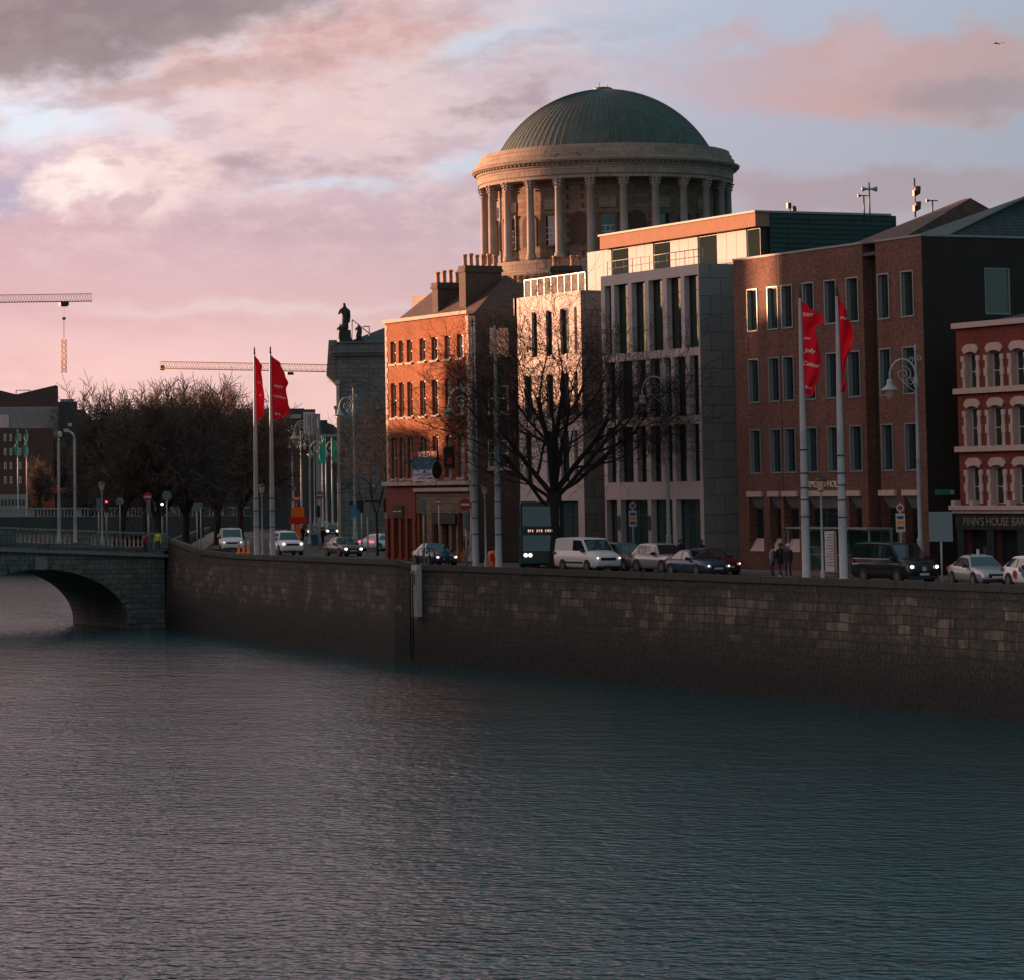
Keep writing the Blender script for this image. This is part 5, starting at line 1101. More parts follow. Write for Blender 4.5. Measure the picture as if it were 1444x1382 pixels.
# double-deck bus
bx_,by_,_=lane(763,99.2); b=thing('double_decker_bus','dark teal double-decker bus with lit display behind the big bare tree','bus',(bx_,by_,RZ),-R(27.5))
m=MB(); m.box(-1.25,1.25,-5,5.3,.3,4.15); m.build('body','teal_bus',b,bevel=.12)
m=MB(); m.box(-1.12,1.12,-5.06,-4.9,2.65,3.85); m.build('upper_windscreen','car_glass',b); m=MB(); m.box(-1.12,1.12,-5.05,-4.9,1.15,2.1); m.build('lower_windscreen','car_glass',b)
m=MB(); m.box(-.95,.95,-5.06,-4.9,2.22,2.55); d_=m.build('destination_display','black',b); m=MB(); [m.box(-.8+k*.13,-.8+k*.13+(.06 if k%3 else .09),-5.075,-5.061,2.3+(k%2)*.02,2.46) for k in range(12) if k not in(3,7)]; m.build('lit_characters','amber_led',d_)
for s in(-1,1):
    m=MB(); m.box(min(s*1.27,s*1.255),max(s*1.27,s*1.255),-4.6,5,1.2,2.1); m.box(min(s*1.27,s*1.255),max(s*1.27,s*1.255),-4.6,5,2.7,3.6); m.build('side_window','car_glass',b)
    for dx in(.68,.96): m=MB(); m.prism([(s*dx+.11*math.cos(R(t)),0,.9+.11*math.sin(R(t))) for t in range(0,360,20)],(0,-5.06,0),(0,-4.95,0)); m.build('headlight','headlight',b)
    for y in(-3.2,3.2): m=MB(); m.prism([(0,y+.48*math.cos(R(t)),.48+.48*math.sin(R(t))) for t in range(0,360,20)],(s*1.0,0,0),(s*1.27,0,0)); m.build('wheel','rubber',b)
# ================================================================ lamps, poles, flags
def crook_lamp(label,px,ytop,X=None,D=None,side=-1,H=13.0,mat='lamp_green',reach=1.25,big=False,dlamp=0):
    """tall ornate standard: local x to the right of the view"""
    if X is not None: Y,zt=PX(px,ytop,X); p=Vector((X,Y,0))
    else: p=PD(px,ytop,D); zt=p.z
    z0=5.98; H=zt-z0; t=thing('street_lamp',label,'street lamp',(p.x,p.y,z0),-ang(px),'ornate swan-neck street lamps')
    m=MB(); m.lathe([(.30,0),(.30,.25),(.24,.35),(.24,.9),(.28,1.0),(.2,1.15),(.17,1.8),(.2,1.9),(.12,2.05),(.105,H*.5),(.13,H*.5+.06),(.1,H*.5+.15),(.075,H-2.4),(.12,H-2.3),(.16,H-2.05),(.11,H-1.9),(.075,H-1.7),(.05,H-.4),(.1,H-.3),(.05,H-.15),(.02,H)],(0,0,0),10); m.build('post',mat,t)
    rc_=reach/2; a=MB(); cz=H-1.75; pts=[(side*(reach*.0+.04),0,cz-.5)]
    for k in range(15):
        th=R(-10+k*14); pts.append((side*(rc_-rc_*math.cos(th)),0,cz+rc_*1.35*math.sin(th)))
    pts=[q for q in pts if True]; pts.append((side*reach,0,cz-.25)); a.tube(pts,[.055]*len(pts),6)
    def spiral(cx,cz_,r0,turns,ph,rad=.028,sg=1):
        q=[]
        for k in range(int(turns*14)+1): th=ph+sg*k*2*math.pi/14; r=r0*(1-.75*k/(turns*14)); q.append((cx+r*math.cos(th),0,cz_+r*math.sin(th)))
        a.tube(q,rad,5)
    spiral(side*rc_*.95,cz+.12,rc_*.62,1.6,R(90),sg=side); spiral(side*.28,cz-.28,.24,1.4,R(0)); spiral(-side*.16,cz+.95,.17,1.3,R(180),sg=-1); spiral(side*.22,cz+.85,.18,1.3,0)
    a.tube([(0,0,cz-.9),(side*.35,0,cz-.6),(side*rc_*1.1,0,cz-.2)],.03,5)
    if big:
        q=[(side*.72+.85*math.cos(R(k)),0,cz-.1+.85*math.sin(R(k))) for k in range(0,361,15)]; a.tube(q,.05,5)
        for k in range(0,360,30): a.tube([(side*.72+.35*math.cos(R(k)),0,cz-.1+.35*math.sin(R(k))),(side*.72+.85*math.cos(R(k)),0,cz-.1+.85*math.sin(R(k)))],.03,4)
    a.build('swan_neck',mat,t)
    l=MB(); zl=cz-.25; x=side*reach
    l.lathe([(.05,.12),(.16,.08),(.17,-.12),(.2,-.2),(.26,-.3),(.46,-.42),(.48,-.5),(.24,-.52)],(x,0,zl),14); ln=l.build('lantern',mat,t); g=MB(); g.lathe([(.24,-.52),(.25,-.62),(.18,-.85),(.08,-.98),(.01,-1.0)],(x,0,zl),14); g.build('lamp_shade','lantern_glass',ln)
    return t
crook_lamp('tall ornate grey street lamp in front of the brown brick office near its corner',1290.5,484,X=103.2,reach=1.35)
crook_lamp('ornate street lamp right of the bare tree, before the pale office',938,512,X=103.4,reach=1.4)
crook_lamp('ornate street lamp at the corner of the orange brick terrace, lantern over its right windows',662,530,X=103.6,reach=1.4)
crook_lamp('ornate street lamp standing before the grey court wing',498,545,D=285,reach=1.2)
crook_lamp('far ornate lamp just right of the taller left red flag',411.5,598,D=398,reach=1.6)
crook_lamp('far ornate lamp with a large ring scroll beside the left red flag poles',436,583,D=330,reach=1.5,big=True)
crook_lamp('thin far lamp between the ring-scroll lamp and the first far lamp',424,607,D=440,reach=1.4)
crook_lamp('thin far lamp right of the ring-scroll lamp',442.5,604,D=470,reach=1.3)
crook_lamp('far ornate lamp left of the green flags by the court wing',454,614,D=430,reach=1.5)
crook_lamp('farthest ornate lamp tight against the court pilaster',476,614,D=440,reach=1.5)
def pole_thing(name,label,cat,px,ytop,zb=6.0,X=None,D=None,r0=.19,r1=.07,group=None,mat='pole_grey'):
    if X is not None: Y,zt=PX(px,ytop,X); p=Vector((X,Y,0))
    else: p=PD(px,ytop,D); zt=p.z
    H=zt-zb; t=thing(name,label,cat,(p.x,p.y,zb),-ang(px),group); m=MB(); m.lathe([(r0*1.25,0),(r0*1.25,.08),(r0,.12),(r0*.98,H*.22),(r0*1.02,H*.222),(r0*.95,H*.24),(r0*.78,H*.5),(r0*.82,H*.502),(r0*.76,H*.51),(r1,H-.55)],(0,0,0),14)
    m.build('pole',mat,t)
    return t,H
def finial(t,H,r1=.07):
    m=MB(); m.lathe([(r1*1.1,H-.55),(r1*1.3,H-.45),(r1*.8,H-.4),(r1*1.1,H-.2),(r1*.3,H-.02),(.005,H+.05)],(0,0,0),8); m.build('finial','black',t)
def bands(t,zs,r):
    for z in zs: m=MB(); m.lathe([(r+.012,z),(r+.014,z+.05),(r+.012,z+.06)],(0,0,0),14); m.build('pole_band','black',t)
def flag(t,H,ytop_off,h,prof,mat='flag_red',words=(),seed=0,side=1,ripple=.13):
    rg=random.Random(seed); nT,nS=36,12; ph=rg.uniform(0,6)
    def wf(v):
        for (a,wa),(b,wb_) in zip(prof,prof[1:]):
            if a<=v<=b: k=(v-a)/(b-a); k=k*k*(3-2*k); return wa+(wb_-wa)*k
        return prof[-1][1]
    def Pp(s,v,out=0):
        w_=wf(v); return (side*(.06+w_*s),-.02-out+ripple*math.sin(s*7+v*9+ph)*s+ripple*.6*math.sin(v*17+ph*2+s*3)*s,H-ytop_off-h*v+ (.25*s*math.sin(v*5+ph)*.5) - .10*s)
    m=MB(); vs=[Pp(i/nS,j/nT) for j in range(nT+1) for i in range(nS+1)]+[Vector(Pp(i/nS,j/nT))+Vector((0,.02,0)) for j in range(nT+1) for i in range(nS+1)]; K_=(nT+1)*(nS+1)
    fs=[(j*(nS+1)+i,j*(nS+1)+i+1,(j+1)*(nS+1)+i+1,(j+1)*(nS+1)+i) for j in range(nT) for i in range(nS)]; m.add(vs,fs+[tuple(q+K_ for q in f) for f in fs],smooth=True)
    fl=m.build('flag',mat,t)
    for (wd_,s0,v0,sz,shr) in words:
        w0=max(.3,wf(v0))
        text(wd_,sz,(0,0,0),(1,0,0),(0,0,1),(0,-1,0),fl,'letter_white',shear=.35,fn=lambda x,y,z:Pp(max(0,min(1,s0+x/w0)),max(0,min(1,v0-y/h)),.035+z),xs=shr,depth=.006)
    return fl
F_=lambda px,s=27.5: px/s
t,H=pole_thing('flag_pole','tall flagpole with a wide red lettered flag before the brown brick office','flagpole',1127.5,405,X=94.0,r0=.21); finial(t,H); bands(t,(H*.21,H*.27,H*.31,H*.36,H*.44),.205)
flag(t,H,.70,4.75,[(0,.06),(.06,.35),(.17,1.05),(.235,1.12),(.30,.62),(.45,.80),(.6,.92),(.75,.85),(.9,.6),(1,.42)],words=(('Enjoy',.33,.15,.27,.9),('your',.33,.40,.2,.9),('Jolly',.42,.53,.30,1),('Colour',.45,.67,.30,.95),('Saol',.42,.92,.2,1)),seed=1)
t,H=pole_thing('flag_pole','tall flagpole with a narrow folded red flag, right one before the brown brick office','flagpole',1179.5,402,X=94.1,r0=.21); finial(t,H); bands(t,(H*.21,H*.27,H*.32,H*.36,H*.42),.205)
flag(t,H,.35,4.9,[(0,.04),(.2,.42),(.45,.72),(.55,.62),(.72,.28),(.85,.16),(.93,.30),(1,.15)],words=(('May',.5,.27,.22,.9),),seed=2,ripple=.22)
t,H=pole_thing('flag_pole','left flagpole by the bridge with a slim red flag','flagpole',358.5,489,zb=5.98,D=254,r0=.2); finial(t,H); bands(t,(2.2,3.4,4.4),.2)
flag(t,H,.75,4.7,[(0,.05),(.08,.32),(.16,.55),(.22,.45),(.4,.55),(.6,.68),(.85,.6),(1,.38)],words=(('Joy',.5,.4,.22,.8),('all',.5,.6,.22,.8)),seed=3)
t,H=pole_thing('flag_pole','right flagpole by the bridge with a broad lettered red flag','flagpole',381,488,zb=5.98,D=252,r0=.2); finial(t,H); bands(t,(2.2,3.4,4.4),.2)
flag(t,H,.75,4.8,[(0,.08),(.12,.7),(.3,1.05),(.4,1.28),(.48,1.1),(.7,1.25),(.82,1.42),(.9,1.1),(1,.25)],words=(('Happy',.45,.46,.30,.9),('Holidays',.5,.62,.28,.9),('Baile',.4,.90,.28,.8)),seed=4,ripple=.1)
t,H=pole_thing('flag_pole','bare flagpole standing at the corner lamp of the orange brick terrace','flagpole',665.5,448,X=94.2,r0=.2); finial(t,H); bands(t,(2,3,4,5),.2)
t,H=pole_thing('flag_pole','bare flagpole between the lamp at the terrace corner and the big tree','flagpole',697.5,446,X=94.1,r0=.2); finial(t,H); bands(t,(2,3,4,5),.2)
for px,D,lab in ((459,420,'far flagpole with crumpled green flag, left of its pair'),(467.5,425,'far flagpole with crumpled green flag nearest the court wing')):
    t,H=pole_thing('flag_pole',lab,'flagpole',px,611,D=D,r0=.13,r1=.06); flag(t,H,.4,3.3,[(0,.2),(.3,.6),(.7,.8),(1,1.0)],mat='flag_green',seed=px,side=-1 if px<460 else 1)
for px,lab in ((25,'left one of the pair of green flags beyond the far bridge'),(37.5,'right one of the pair of green flags beyond the far bridge')):
    t,H=pole_thing('flag_pole',lab,'flagpole',px,601,D=497,zb=7.2,r0=.14,r1=.07); flag(t,H,.5,4.2,[(0,.1),(.25,.35),(.4,.15),(.6,.6),(.8,.5),(1,.1)],mat='flag_green',seed=px,side=-1)
# slim bridge camera poles
for px,yt,lab,arm in ((82.5,614,'slim pale pole with one small camera on the arched bridge',0),(105,609,'slim pale pole with bent top and two cameras on the arched bridge',1)):
    t,H=pole_thing('camera_pole',lab,'camera pole',px,yt,D=PD(px,745,1).length and 263,zb=7.0,r0=.13,r1=.11)
    m=MB()
    if arm: m.tube([(0,0,H-.56),(-.1,0,H-.2),(-.45,0,H+.1)],.09,8); m.box(-.85,-.45,-.12,.12,H+.0,H+.25); m.box(-.5,-.2,-.12,.12,H+.45,H+.7)
    else: m.tube([(0,0,H-.56),(.02,0,H-.2)],.07,8); m.box(-.03,.28,-.12,.12,H-.1,H+.18); m.lathe([(.15,0),(.18,.2),(.05,.35)],(.1,0,H),8)
    m.build('camera','sign_white',t)
# heritage lantern posts
def lantern_post(label,px,yt,D=None,X=None,zb=5.98):
    if X is not None: Y,zt=PX(px,yt,X); p=Vector((X,Y,0))
    else: p=PD(px,yt,D); zt=p.z
    H=zt-zb; t=thing('lantern_post',label,'lamp post',(p.x,p.y,zb),-ang(px),'small lantern posts'); m=MB(); m.lathe([(.12,0),(.12,.4),(.07,.5),(.05,H-1.0),(.09,H-.95),(.06,H-.85),(.05,H-.8)],(0,0,0),8); m.build('post','pole_grey',t)
    m=MB(); m.lathe([(.08,H-.8),(.14,H-.78),(.14,H-.74)],(0,0,0),6,smooth=False); m.lathe([(.26,H-.26),(.3,H-.22),(.14,H-.1),(.1,H-.06),(.13,H-.03),(.02,H)],(0,0,0),6,smooth=False); ln=m.build('lantern','trim_dark',t); m=MB(); m.lathe([(.13,H-.74),(.24,H-.26)],(0,0,0),6,smooth=False); m.build('glass','lantern_glass',ln)
lantern_post('small lantern post between the two right red flag poles',1157,671,X=94.3); lantern_post('small lantern post between the two left red flag poles',369,681,D=250)
lantern_post('small lantern post between the two bare flagpoles',683.5,680,X=94.4); lantern_post('small lantern post by the red traffic light on the arched bridge',143.5,678,D=262,zb=6.9)
# traffic signs and signals
def sign_post(label,px,ytop,ybot=None,D=None,X=None,kind='noentry',r=.34,zb=5.95,dual=False,name='road_sign'):
    if X is not None: Y,zt=PX(px,ytop,X); p=Vector((X,Y,0))
    else: p=PD(px,ytop,D); zt=p.z
    H=zt-zb; t=thing(name,label,'road sign',(p.x,p.y,zb),-ang(px)); m=MB(); m.tube([(0,0,0),(0,0,H-.05)],.045,8); m.build('post','pole_grey',t)
    def disc(z,r_,mt,y0=-.07,y1=-.045,nm='sign_disc',par=t,sx=1): 
        m=MB(); m.prism([(sx*r_*math.cos(R(a)),0,z+r_*math.sin(R(a))) for a in range(0,360,15)],(0,y0,0),(0,y1,0)); return m.build(nm,mt,par)
    if kind=='noentry': d=disc(H-r,r,'dull_red'); m=MB(); m.box(-r*.75,r*.75,-.08,-.071,H-r-.07,H-r+.07); m.build('white_bar','sign_white',d)
    if kind=='back': disc(H-r,r,'sign_back')
    if kind=='bus': m=MB(); m.box(-.24,.24,-.07,-.045,H-1.6,H-.62); d=m.build('sign_plate','sign_white',t); disc(H-.32,.2,'sign_white'); disc(H-.32,.13,'dull_red',-.078,-.071); m=MB(); m.box(-.2,.2,-.078,-.071,H-1.2,H-1.0); m.build('orange_band','orange',d); m=MB(); m.box(-.17,.17,-.078,-.071,H-.9,H-.75); m.box(-.17,.17,-.078,-.071,H-1.45,H-1.3); m.build('print','trim_dark',d)
    if kind=='plateback': m=MB(); m.box(-r,r,-.07,-.045,H-r*2.6,H); m.build('sign_plate','sign_back',t)
    if kind=='blue': m=MB(); m.box(-.28,.28,-.07,-.045,H-1.0,H); m.build('sign_plate','blue_pale',t)
    return t,H
def signal(label,px,ytop,D,zb=5.95,lit=None,back=False,side=0):
    p=PD(px,ytop,D); H=p.z-zb; t=thing('traffic_light',label,'traffic light',(p.x,p.y,zb),-ang(px),'traffic lights'); m=MB(); m.tube([(0,0,0),(0,0,H-.2)],.055,8); m.build('post','pole_grey',t)
    m=MB(); m.box(side-.16,side+.16,-.32,-.08,H-1.05,H); b=m.build('signal_head','sign_back' if back else 'black',t,bevel=.03)
    if not back:
        for k,z in enumerate((H-.2,H-.52,H-.84)):
            q=MB(); q.prism([(side+.095*math.cos(R(a)),0,z+.095*math.sin(R(a))) for a in range(0,360,30)],(0,-.345,0),(0,-.321,0)); q.build('lens',lit if k==0 and lit else 'trim_dark',b)
            q=MB(); q.box(side-.12,side+.12,-.46,-.321,z+.1,z+.125); q.build('visor','black',b)
    return t
sign_post('no entry sign standing above the arched bridge parapet',208,694,D=266,zb=6.6,r=.37); signal('traffic light seen from behind below the no entry sign on the bridge',209.5,706,265,zb=6.6,back=True)
signal('traffic light showing red on the arched bridge',150,704,264,zb=6.6,lit='signal_red'); signal('dark traffic light turned away left of the bridge lantern post',139,703,266,zb=6.6,back=True)
sign_post('round grey sign back above the middle of the bridge parapet',169,701,D=265,kind='back',zb=6.6,r=.33); sign_post('round grey sign back on a pale post at the bridge end pier',235,692,D=262,kind='back',zb=6.6,r=.37)
signal('traffic light left of the round sign back at the bridge end',228.5,708,263,zb=6.6,lit='signal_white')
sign_post('grey rectangular sign back on a post in front of the quay trees',277.5,709,D=256,kind='plateback',r=.26); sign_post('narrow sign back just right of the grey rectangular one',283,709,D=257,kind='plateback',r=.16)
sign_post('small far no entry sign above the orange roadworks figure',417.5,697,D=400,r=.5); sign_post('dark far no entry sign left of the distant queue of cars',450.5,693,D=300,r=.34)
signal('traffic light below the dark far no entry sign',449,713,298,lit=None); sign_post('small red and white triangle-like sign high on the first far lamp',414,686,D=395,kind='back',r=.3)
sign_post('blue parking sign on the lamp before the court wing',498.5,713,D=283,kind='blue'); signal('tall dark traffic light left of the court wing\'s white saloon',509.5,705,270); signal('slim traffic light in front of the white saloon in the side street',518,709,262,back=True)
signal('black traffic light at the corner by the red shopfront',543.5,703,252); 
sign_post('red and white narrow sign in front of the stone shopfront',618.5,703,X=103.7,r=.22); sign_post('dull no entry sign half hidden by the lamp at the terrace corner',656,703,X=103.0,r=.42)
signal('dark traffic light below the no entry sign at the terrace corner',657,722,212,back=True); signal('broad dark signal cluster between the red and stone shopfronts',597,703,214,back=True)
sign_post('white and orange bus stop sign in front of the brown brick office',1269,708,X=103.0,kind='bus'); sign_post('white and orange bus stop sign in front of the pale office doorway',892,706,X=103.2,kind='bus')
sign_post('large square sign back on a pole between the brick office and pub',1326,722,X=95.2,kind='plateback',r=.55)
# ================================================================ people
q=lambda px,y:PZ(px,y,5.98)
x,y=q(1090,815); person('person in grey with a black backpack, leftmost of the group by the brick office',(x,y,5.98),R(200),'coat_grey','jeans',1.68,'walk',bag='black')
x,y=q(1101,814); person('person in black walking in the middle of the group of three',(x,y,5.98),R(190),'coat_black','jeans',1.78,'walk')
x,y=q(1112,815); person('person in a dark coat and white cap facing the group of three',(x,y,5.98),R(-60),'coat_black','jeans',1.76,'stand',hair='hair_grey')
Y,_=PX(625,790,93.6); person('person in a blue jacket leaning at the river wall beside the tide board',(93.9,Y,5.6),R(-60),'coat_blue','jeans',1.75,'lean',bend=.5)
x,y=q(656.5,792); person('person in black standing against the lamp base at the terrace corner',(x,y,5.98),R(60),'coat_black','jeans',1.72,'phone')
Y,_=PX(990,780,103.5); person('person in a dark hooded coat behind the red car at the pale office corner',(103.5,Y,5.98),R(20),'coat_black','jeans',1.7)
Y,_=PX(960,780,103.6); person('person in dark clothes in the pale office doorway',(103.6,Y,5.98),R(-10),'coat_black','jeans',1.7)
x,y=q(455,771); person('person in a dark coat waiting at the crossing by the far signs',(x,y,5.98),R(20),'coat_black','jeans',1.8,'phone')
x,y=q(448,770); person('person in grey beside the far no entry sign post',(x,y,5.98),R(-30),'coat_grey','jeans',1.72)
x,y=q(427,767); person('person in black between the white off-road car and lamp base',(x,y,5.98),R(10),'coat_black','jeans',1.82,'walk')
x,y=q(479,766); person('person in a brown jacket at the foot of the court pilaster',(x,y,5.98),R(40),'coat_brown','jeans',1.75)
x,y=q(694,786); person('person in dark red clothes behind the orange lifebuoy case',(x,y,5.98),R(0),'coat_brown','jeans',1.65)
p=PD(222.5,748,264); person('person in a yellow hi-vis jacket behind the right end of the bridge balustrade',(p.x,p.y,6.15),R(-30),'hiviz','jeans',1.72)
p=PD(205,748,265); person('person in a red jacket behind the bridge balustrade under the no entry sign',(p.x,p.y,6.05),R(-60),'dull_red','jeans',1.7)
x,y=q(311,775)
cy=person('cyclist in a yellow hi-vis vest riding beside the far white van',(x,y,5.9),R(-22),'hiviz','jeans',1.75,'cycle')
bk=thing('bicycle','dark bicycle ridden by the person in the hi-vis vest','bicycle',(x,y,5.86),R(-22)); 
for yy in(-.55,.5):
    m=MB(); m.tube([(0,yy+.34*math.cos(R(a)),.34+.34*math.sin(R(a))) for a in range(0,361,20)],.022,5); m.build('wheel','rubber',bk)
m=MB(); m.tube([(0,-.55,.34),(0,-.4,.95)],.02,5); m.tube([(0,-.42,.85),(0,.05,.3),(0,.5,.34),(0,.15,.8),(0,-.42,.85)],.02,5); m.tube([(0,.05,.3),(0,.2,.92)],.02,5); m.build('frame','black',bk)
m=MB(); m.tube([(-.25,-.42,1.0),(.25,-.42,1.0)],.016,5); m.build('handlebar','black',bk); m=MB(); m.box(-.07,.07,.08,.34,.9,.95); m.build('saddle','black',bk,bevel=.02); m=MB(); m.lathe([(.01,-.03),(.06,0),(.01,.03)],(0,-.5,.92),8); m.build('headlight','lamp_glow',bk)
# ================================================================ small street things
for i,(px,lab) in enumerate(((337,'leftmost of the three orange and white bollards by the left flagpoles'),(343.5,'middle of the three orange and white bollards'),(350.5,'right one of the three orange and white bollards'))):
    x,y=q(px,779); t=thing('bollard',lab,'bollard',(x,y,5.9),0,'orange and white bollards'); m=MB(); m.lathe([(.2,0),(.2,.06),(.11,.1),(.10,.62)],(0,0,0),12); m.build('post','orange',t); m=MB(); m.lathe([(.098,.62),(.095,1.0),(.05,1.04)],(0,0,0),12); m.build('reflective_sleeve','sign_white',t)
t=thing('lifebuoy_case','orange and yellow lifebuoy case on the quay edge below the bare flagpole','lifebuoy case',(*q(695.5,799),5.98),-ang(695)); m=MB(); m.lathe([(.30,0),(.34,.1),(.34,.75),(.24,.95),(.05,1.0)],(0,0,0),14,sy=.45); m.build('case','orange',t); m=MB(); m.box(-.16,.18,-.19,-.12,.35,.8); m.build('red_label','red_sign',t); m=MB(); m.box(-.2,-.02,-.2,-.12,.05,.3); m.box(.08,.26,-.2,-.12,.6,.9); m.build('yellow_patch','yellow',t)
t=thing('wheelie_bin','blue wheelie bin near the ornate lamp base by the crossing','bin',(*q(444,771),5.98),-ang(444)); m=MB(); m.hexa([(-.3,-.35,.1),(.3,-.35,.1),(.3,.35,.1),(-.3,.35,.1),(-.36,-.42,1.05),(.36,-.42,1.05),(.36,.42,1.05),(-.36,.42,1.05)]); m.build('bin_body','bin_blue',t); m=MB(); m.box(-.38,.38,-.45,.45,1.05,1.13); m.build('lid','bin_blue',t,bevel=.02); m=MB(); [m.lathe([(.09,0),(.09,.06)],(s*.3,.3,.04),8) for s in(-1,1)]; m.build('wheel','rubber',t)
t=thing('roadworks_sign','orange roadworks sign with red board among the far lamp posts','sign',(*tuple(PD(420,741,380))[:2],5.9),-ang(420)); m=MB(); m.box(-.75,.75,-.05,0,2.2,3.6); m.build('orange_board','orange',t); m=MB(); m.box(-.95,1.05,-.1,-.051,1.7,2.5); m.build('red_board','red_sign',t); m=MB(); m.box(-.25,.3,-.05,.1,0,1.69); m.build('orange_base','orange',t)
t=thing('utility_cabinet','dark green street cabinet with a round red sign left of the big tree','cabinet',(*q(751,799),5.98),-ang(751)); m=MB(); m.box(-.45,.45,0,.8,0,2.3); m.build('cabinet_box','shop_dark',t,bevel=.03); m=MB(); m.box(-.82,-.5,0,.5,0,2.35); m.build('green_panel','green_sign',t); m=MB(); m.prism([(.05+.2*math.cos(R(a)),0,1.6+.24*math.sin(R(a))) for a in range(0,360,20)],(0,-.03,0),(0,-.001,0)); m.build('round_sign','dull_red',t)
m=MB(); m.box(-.78,-.55,-.02,-.001,.6,1.9); m.build('poster','far_brown',t)
for px,lab in ((760,'left bicycle stand hoop beside the green cabinet'),(768,'right bicycle stand hoop beside the big tree')):
    t=thing('bicycle_stand',lab,'bicycle stand',(*q(px,800),5.98),-ang(px),'bicycle stands by the tree'); m=MB(); m.tube([(-.32,0,0),(-.32,0,.75),(-.2,0,.92),(.2,0,.92),(.32,0,.75),(.32,0,0)],.035,8); m.build('hoop','lead',t)
t=thing('leaning_board','upright pale board leaning against the trunk of the big tree','board',(*q(775.5,797),5.98),-ang(775)); m=MB(); m.prism([(-.2,0,.25),(-.05,0,.05),(.1,0,.5),(.16,0,1.4),(.14,0,1.9),(-.08,0,1.75),(-.2,0,1.2)],(0,0,0),(0,.05,0)); m.build('board','sign_white',t)
# bus shelter
sx,sy=PX(1180,790,102.0)[0],0; t=thing('bus_shelter','glass bus shelter with a timetable panel before the brown brick office','bus shelter',(101.9,sx,5.98),0)
ya,yb_=PX(1124,790,101.9)[0]-sx,PX(1240,790,101.9)[0]-sx
m=MB(); m.box(-.7,.9,yb_,ya,2.45,2.55); m.build('roof','alu',t)
m=MB()
for k in range(5): y=ya+(yb_-ya)*k/4; m.box(.75,.83,y-.04,y+.04,0,2.45); 
for y in(ya-.05,yb_+.05): m.box(-.6,-.52,y-.04,y+.04,0,2.45)
m.box(.74,.84,yb_,ya,1.0,1.06); m.box(.74,.84,yb_,ya,2.3,2.36); m.build('frame','alu',t)
m=MB(); m.box(.78,.8,yb_+.05,ya-.05,.25,2.3); m.build('glass_wall','glass_teal',t)
m=MB(); p0=PX(1164,790,101.2)[0]-sx; p1=PX(1178,790,101.2)[0]-sx; m.box(-.72,-.6,p1,p0,.15,2.35); tp_=m.build('timetable_panel','sign_white',t); m=MB()
for k in range(12): m.box(-.735,-.721,p1+.12,p0-.12-(k%3)*.15,.5+k*.15,.54+k*.15)
m.build('print','sign_back',tp_); m=MB(); m.box(-.73,-.721,p1,p1+.07,.15,2.3); m.box(.3,.35,p1-1.9,p1-.3,.5,.55); m.build('red_edge','dull_red',tp_)
m=MB(); m.box(.3,.7,yb_+.4,p1-.4,.45,.52); m.build('bench','alu',t)
# gull
t=thing('gull','small dark gull gliding high in the upper right sky','bird',tuple(PD(1409,62,300)),R(-20)); m=MB(); m.hexa([(-.05,-.2,-.04),(.05,-.2,-.04),(.05,.25,-.03),(-.05,.25,-.03),(-.04,-.15,.05),(.04,-.15,.05),(.03,.2,.04),(-.03,.2,.04)])
for s in(-1,1): m.add([(s*.04,-.1,.02),(s*.3,-.12,.16),(s*.55,.02,.02),(s*.3,.08,.14),(s*.04,.12,.02)],[(0,1,2,3,4)])
m.build('body','bronze',t)
# ================================================================ added shadow blockers, out of frame on the left, shaped to shade the north quay
SUN_AZ=Vector((-.60,.80,0)).normalized(); EL=R(5.0)
def shade(name,label,Y0,Y1,z1,X0=24,X1=40,mat='far_brown'):
    t=thing(name,label,'building',(X1,Y0,5.8),world=True); m=MB(); m.box(X0,X1,Y0,Y1,5.8,z1); m.build('wall',mat,t); m=MB(); m.box(X0+.2,X1-.2,Y0+.2,Y1-.2,z1,z1+.3); m.build('roof','slate',t); return t
dY=65*.80/.60; dZ=math.tan(EL)*65/.60
def sh(lab,a,b,z): shade('south_quay_shadow_blocker',lab,a+dY,b+dY,z+dZ,X0=36)
sh('tall unseen blocker across the river, shaped to shade the brick office',56,168.6,27.5)
sh('stepped unseen shadow blocker across the river beside the tall one',168.6,171.0,20.6)
sh('unseen shadow blocker across the river next to the stepped one',171.0,176.5,17.8)
sh('unseen blocker across the river, shaped to shade the white office',176.5,191.5,24.9)
sh('lower unseen shadow blocker across the river, nearer one',191.5,203,16.2)
sh('lower unseen shadow blocker across the river, middle one',203,209.6,15.0)
sh('narrow unseen shadow blocker across the river',209.6,211.8,19.8)
sh('lower unseen shadow blocker across the river, farther one',211.8,219,13.3)
sh('lower unseen shadow blocker across the river, farthest of the low ones',219,240,15.2)
sh('long unseen blocker beyond the bridge, added to shade the river arch',240,330,12.5)
shade('south_quay_shadow_blocker','tall far unseen blocker across the river, added to shade the quay trees',385,640,31,X0=10)
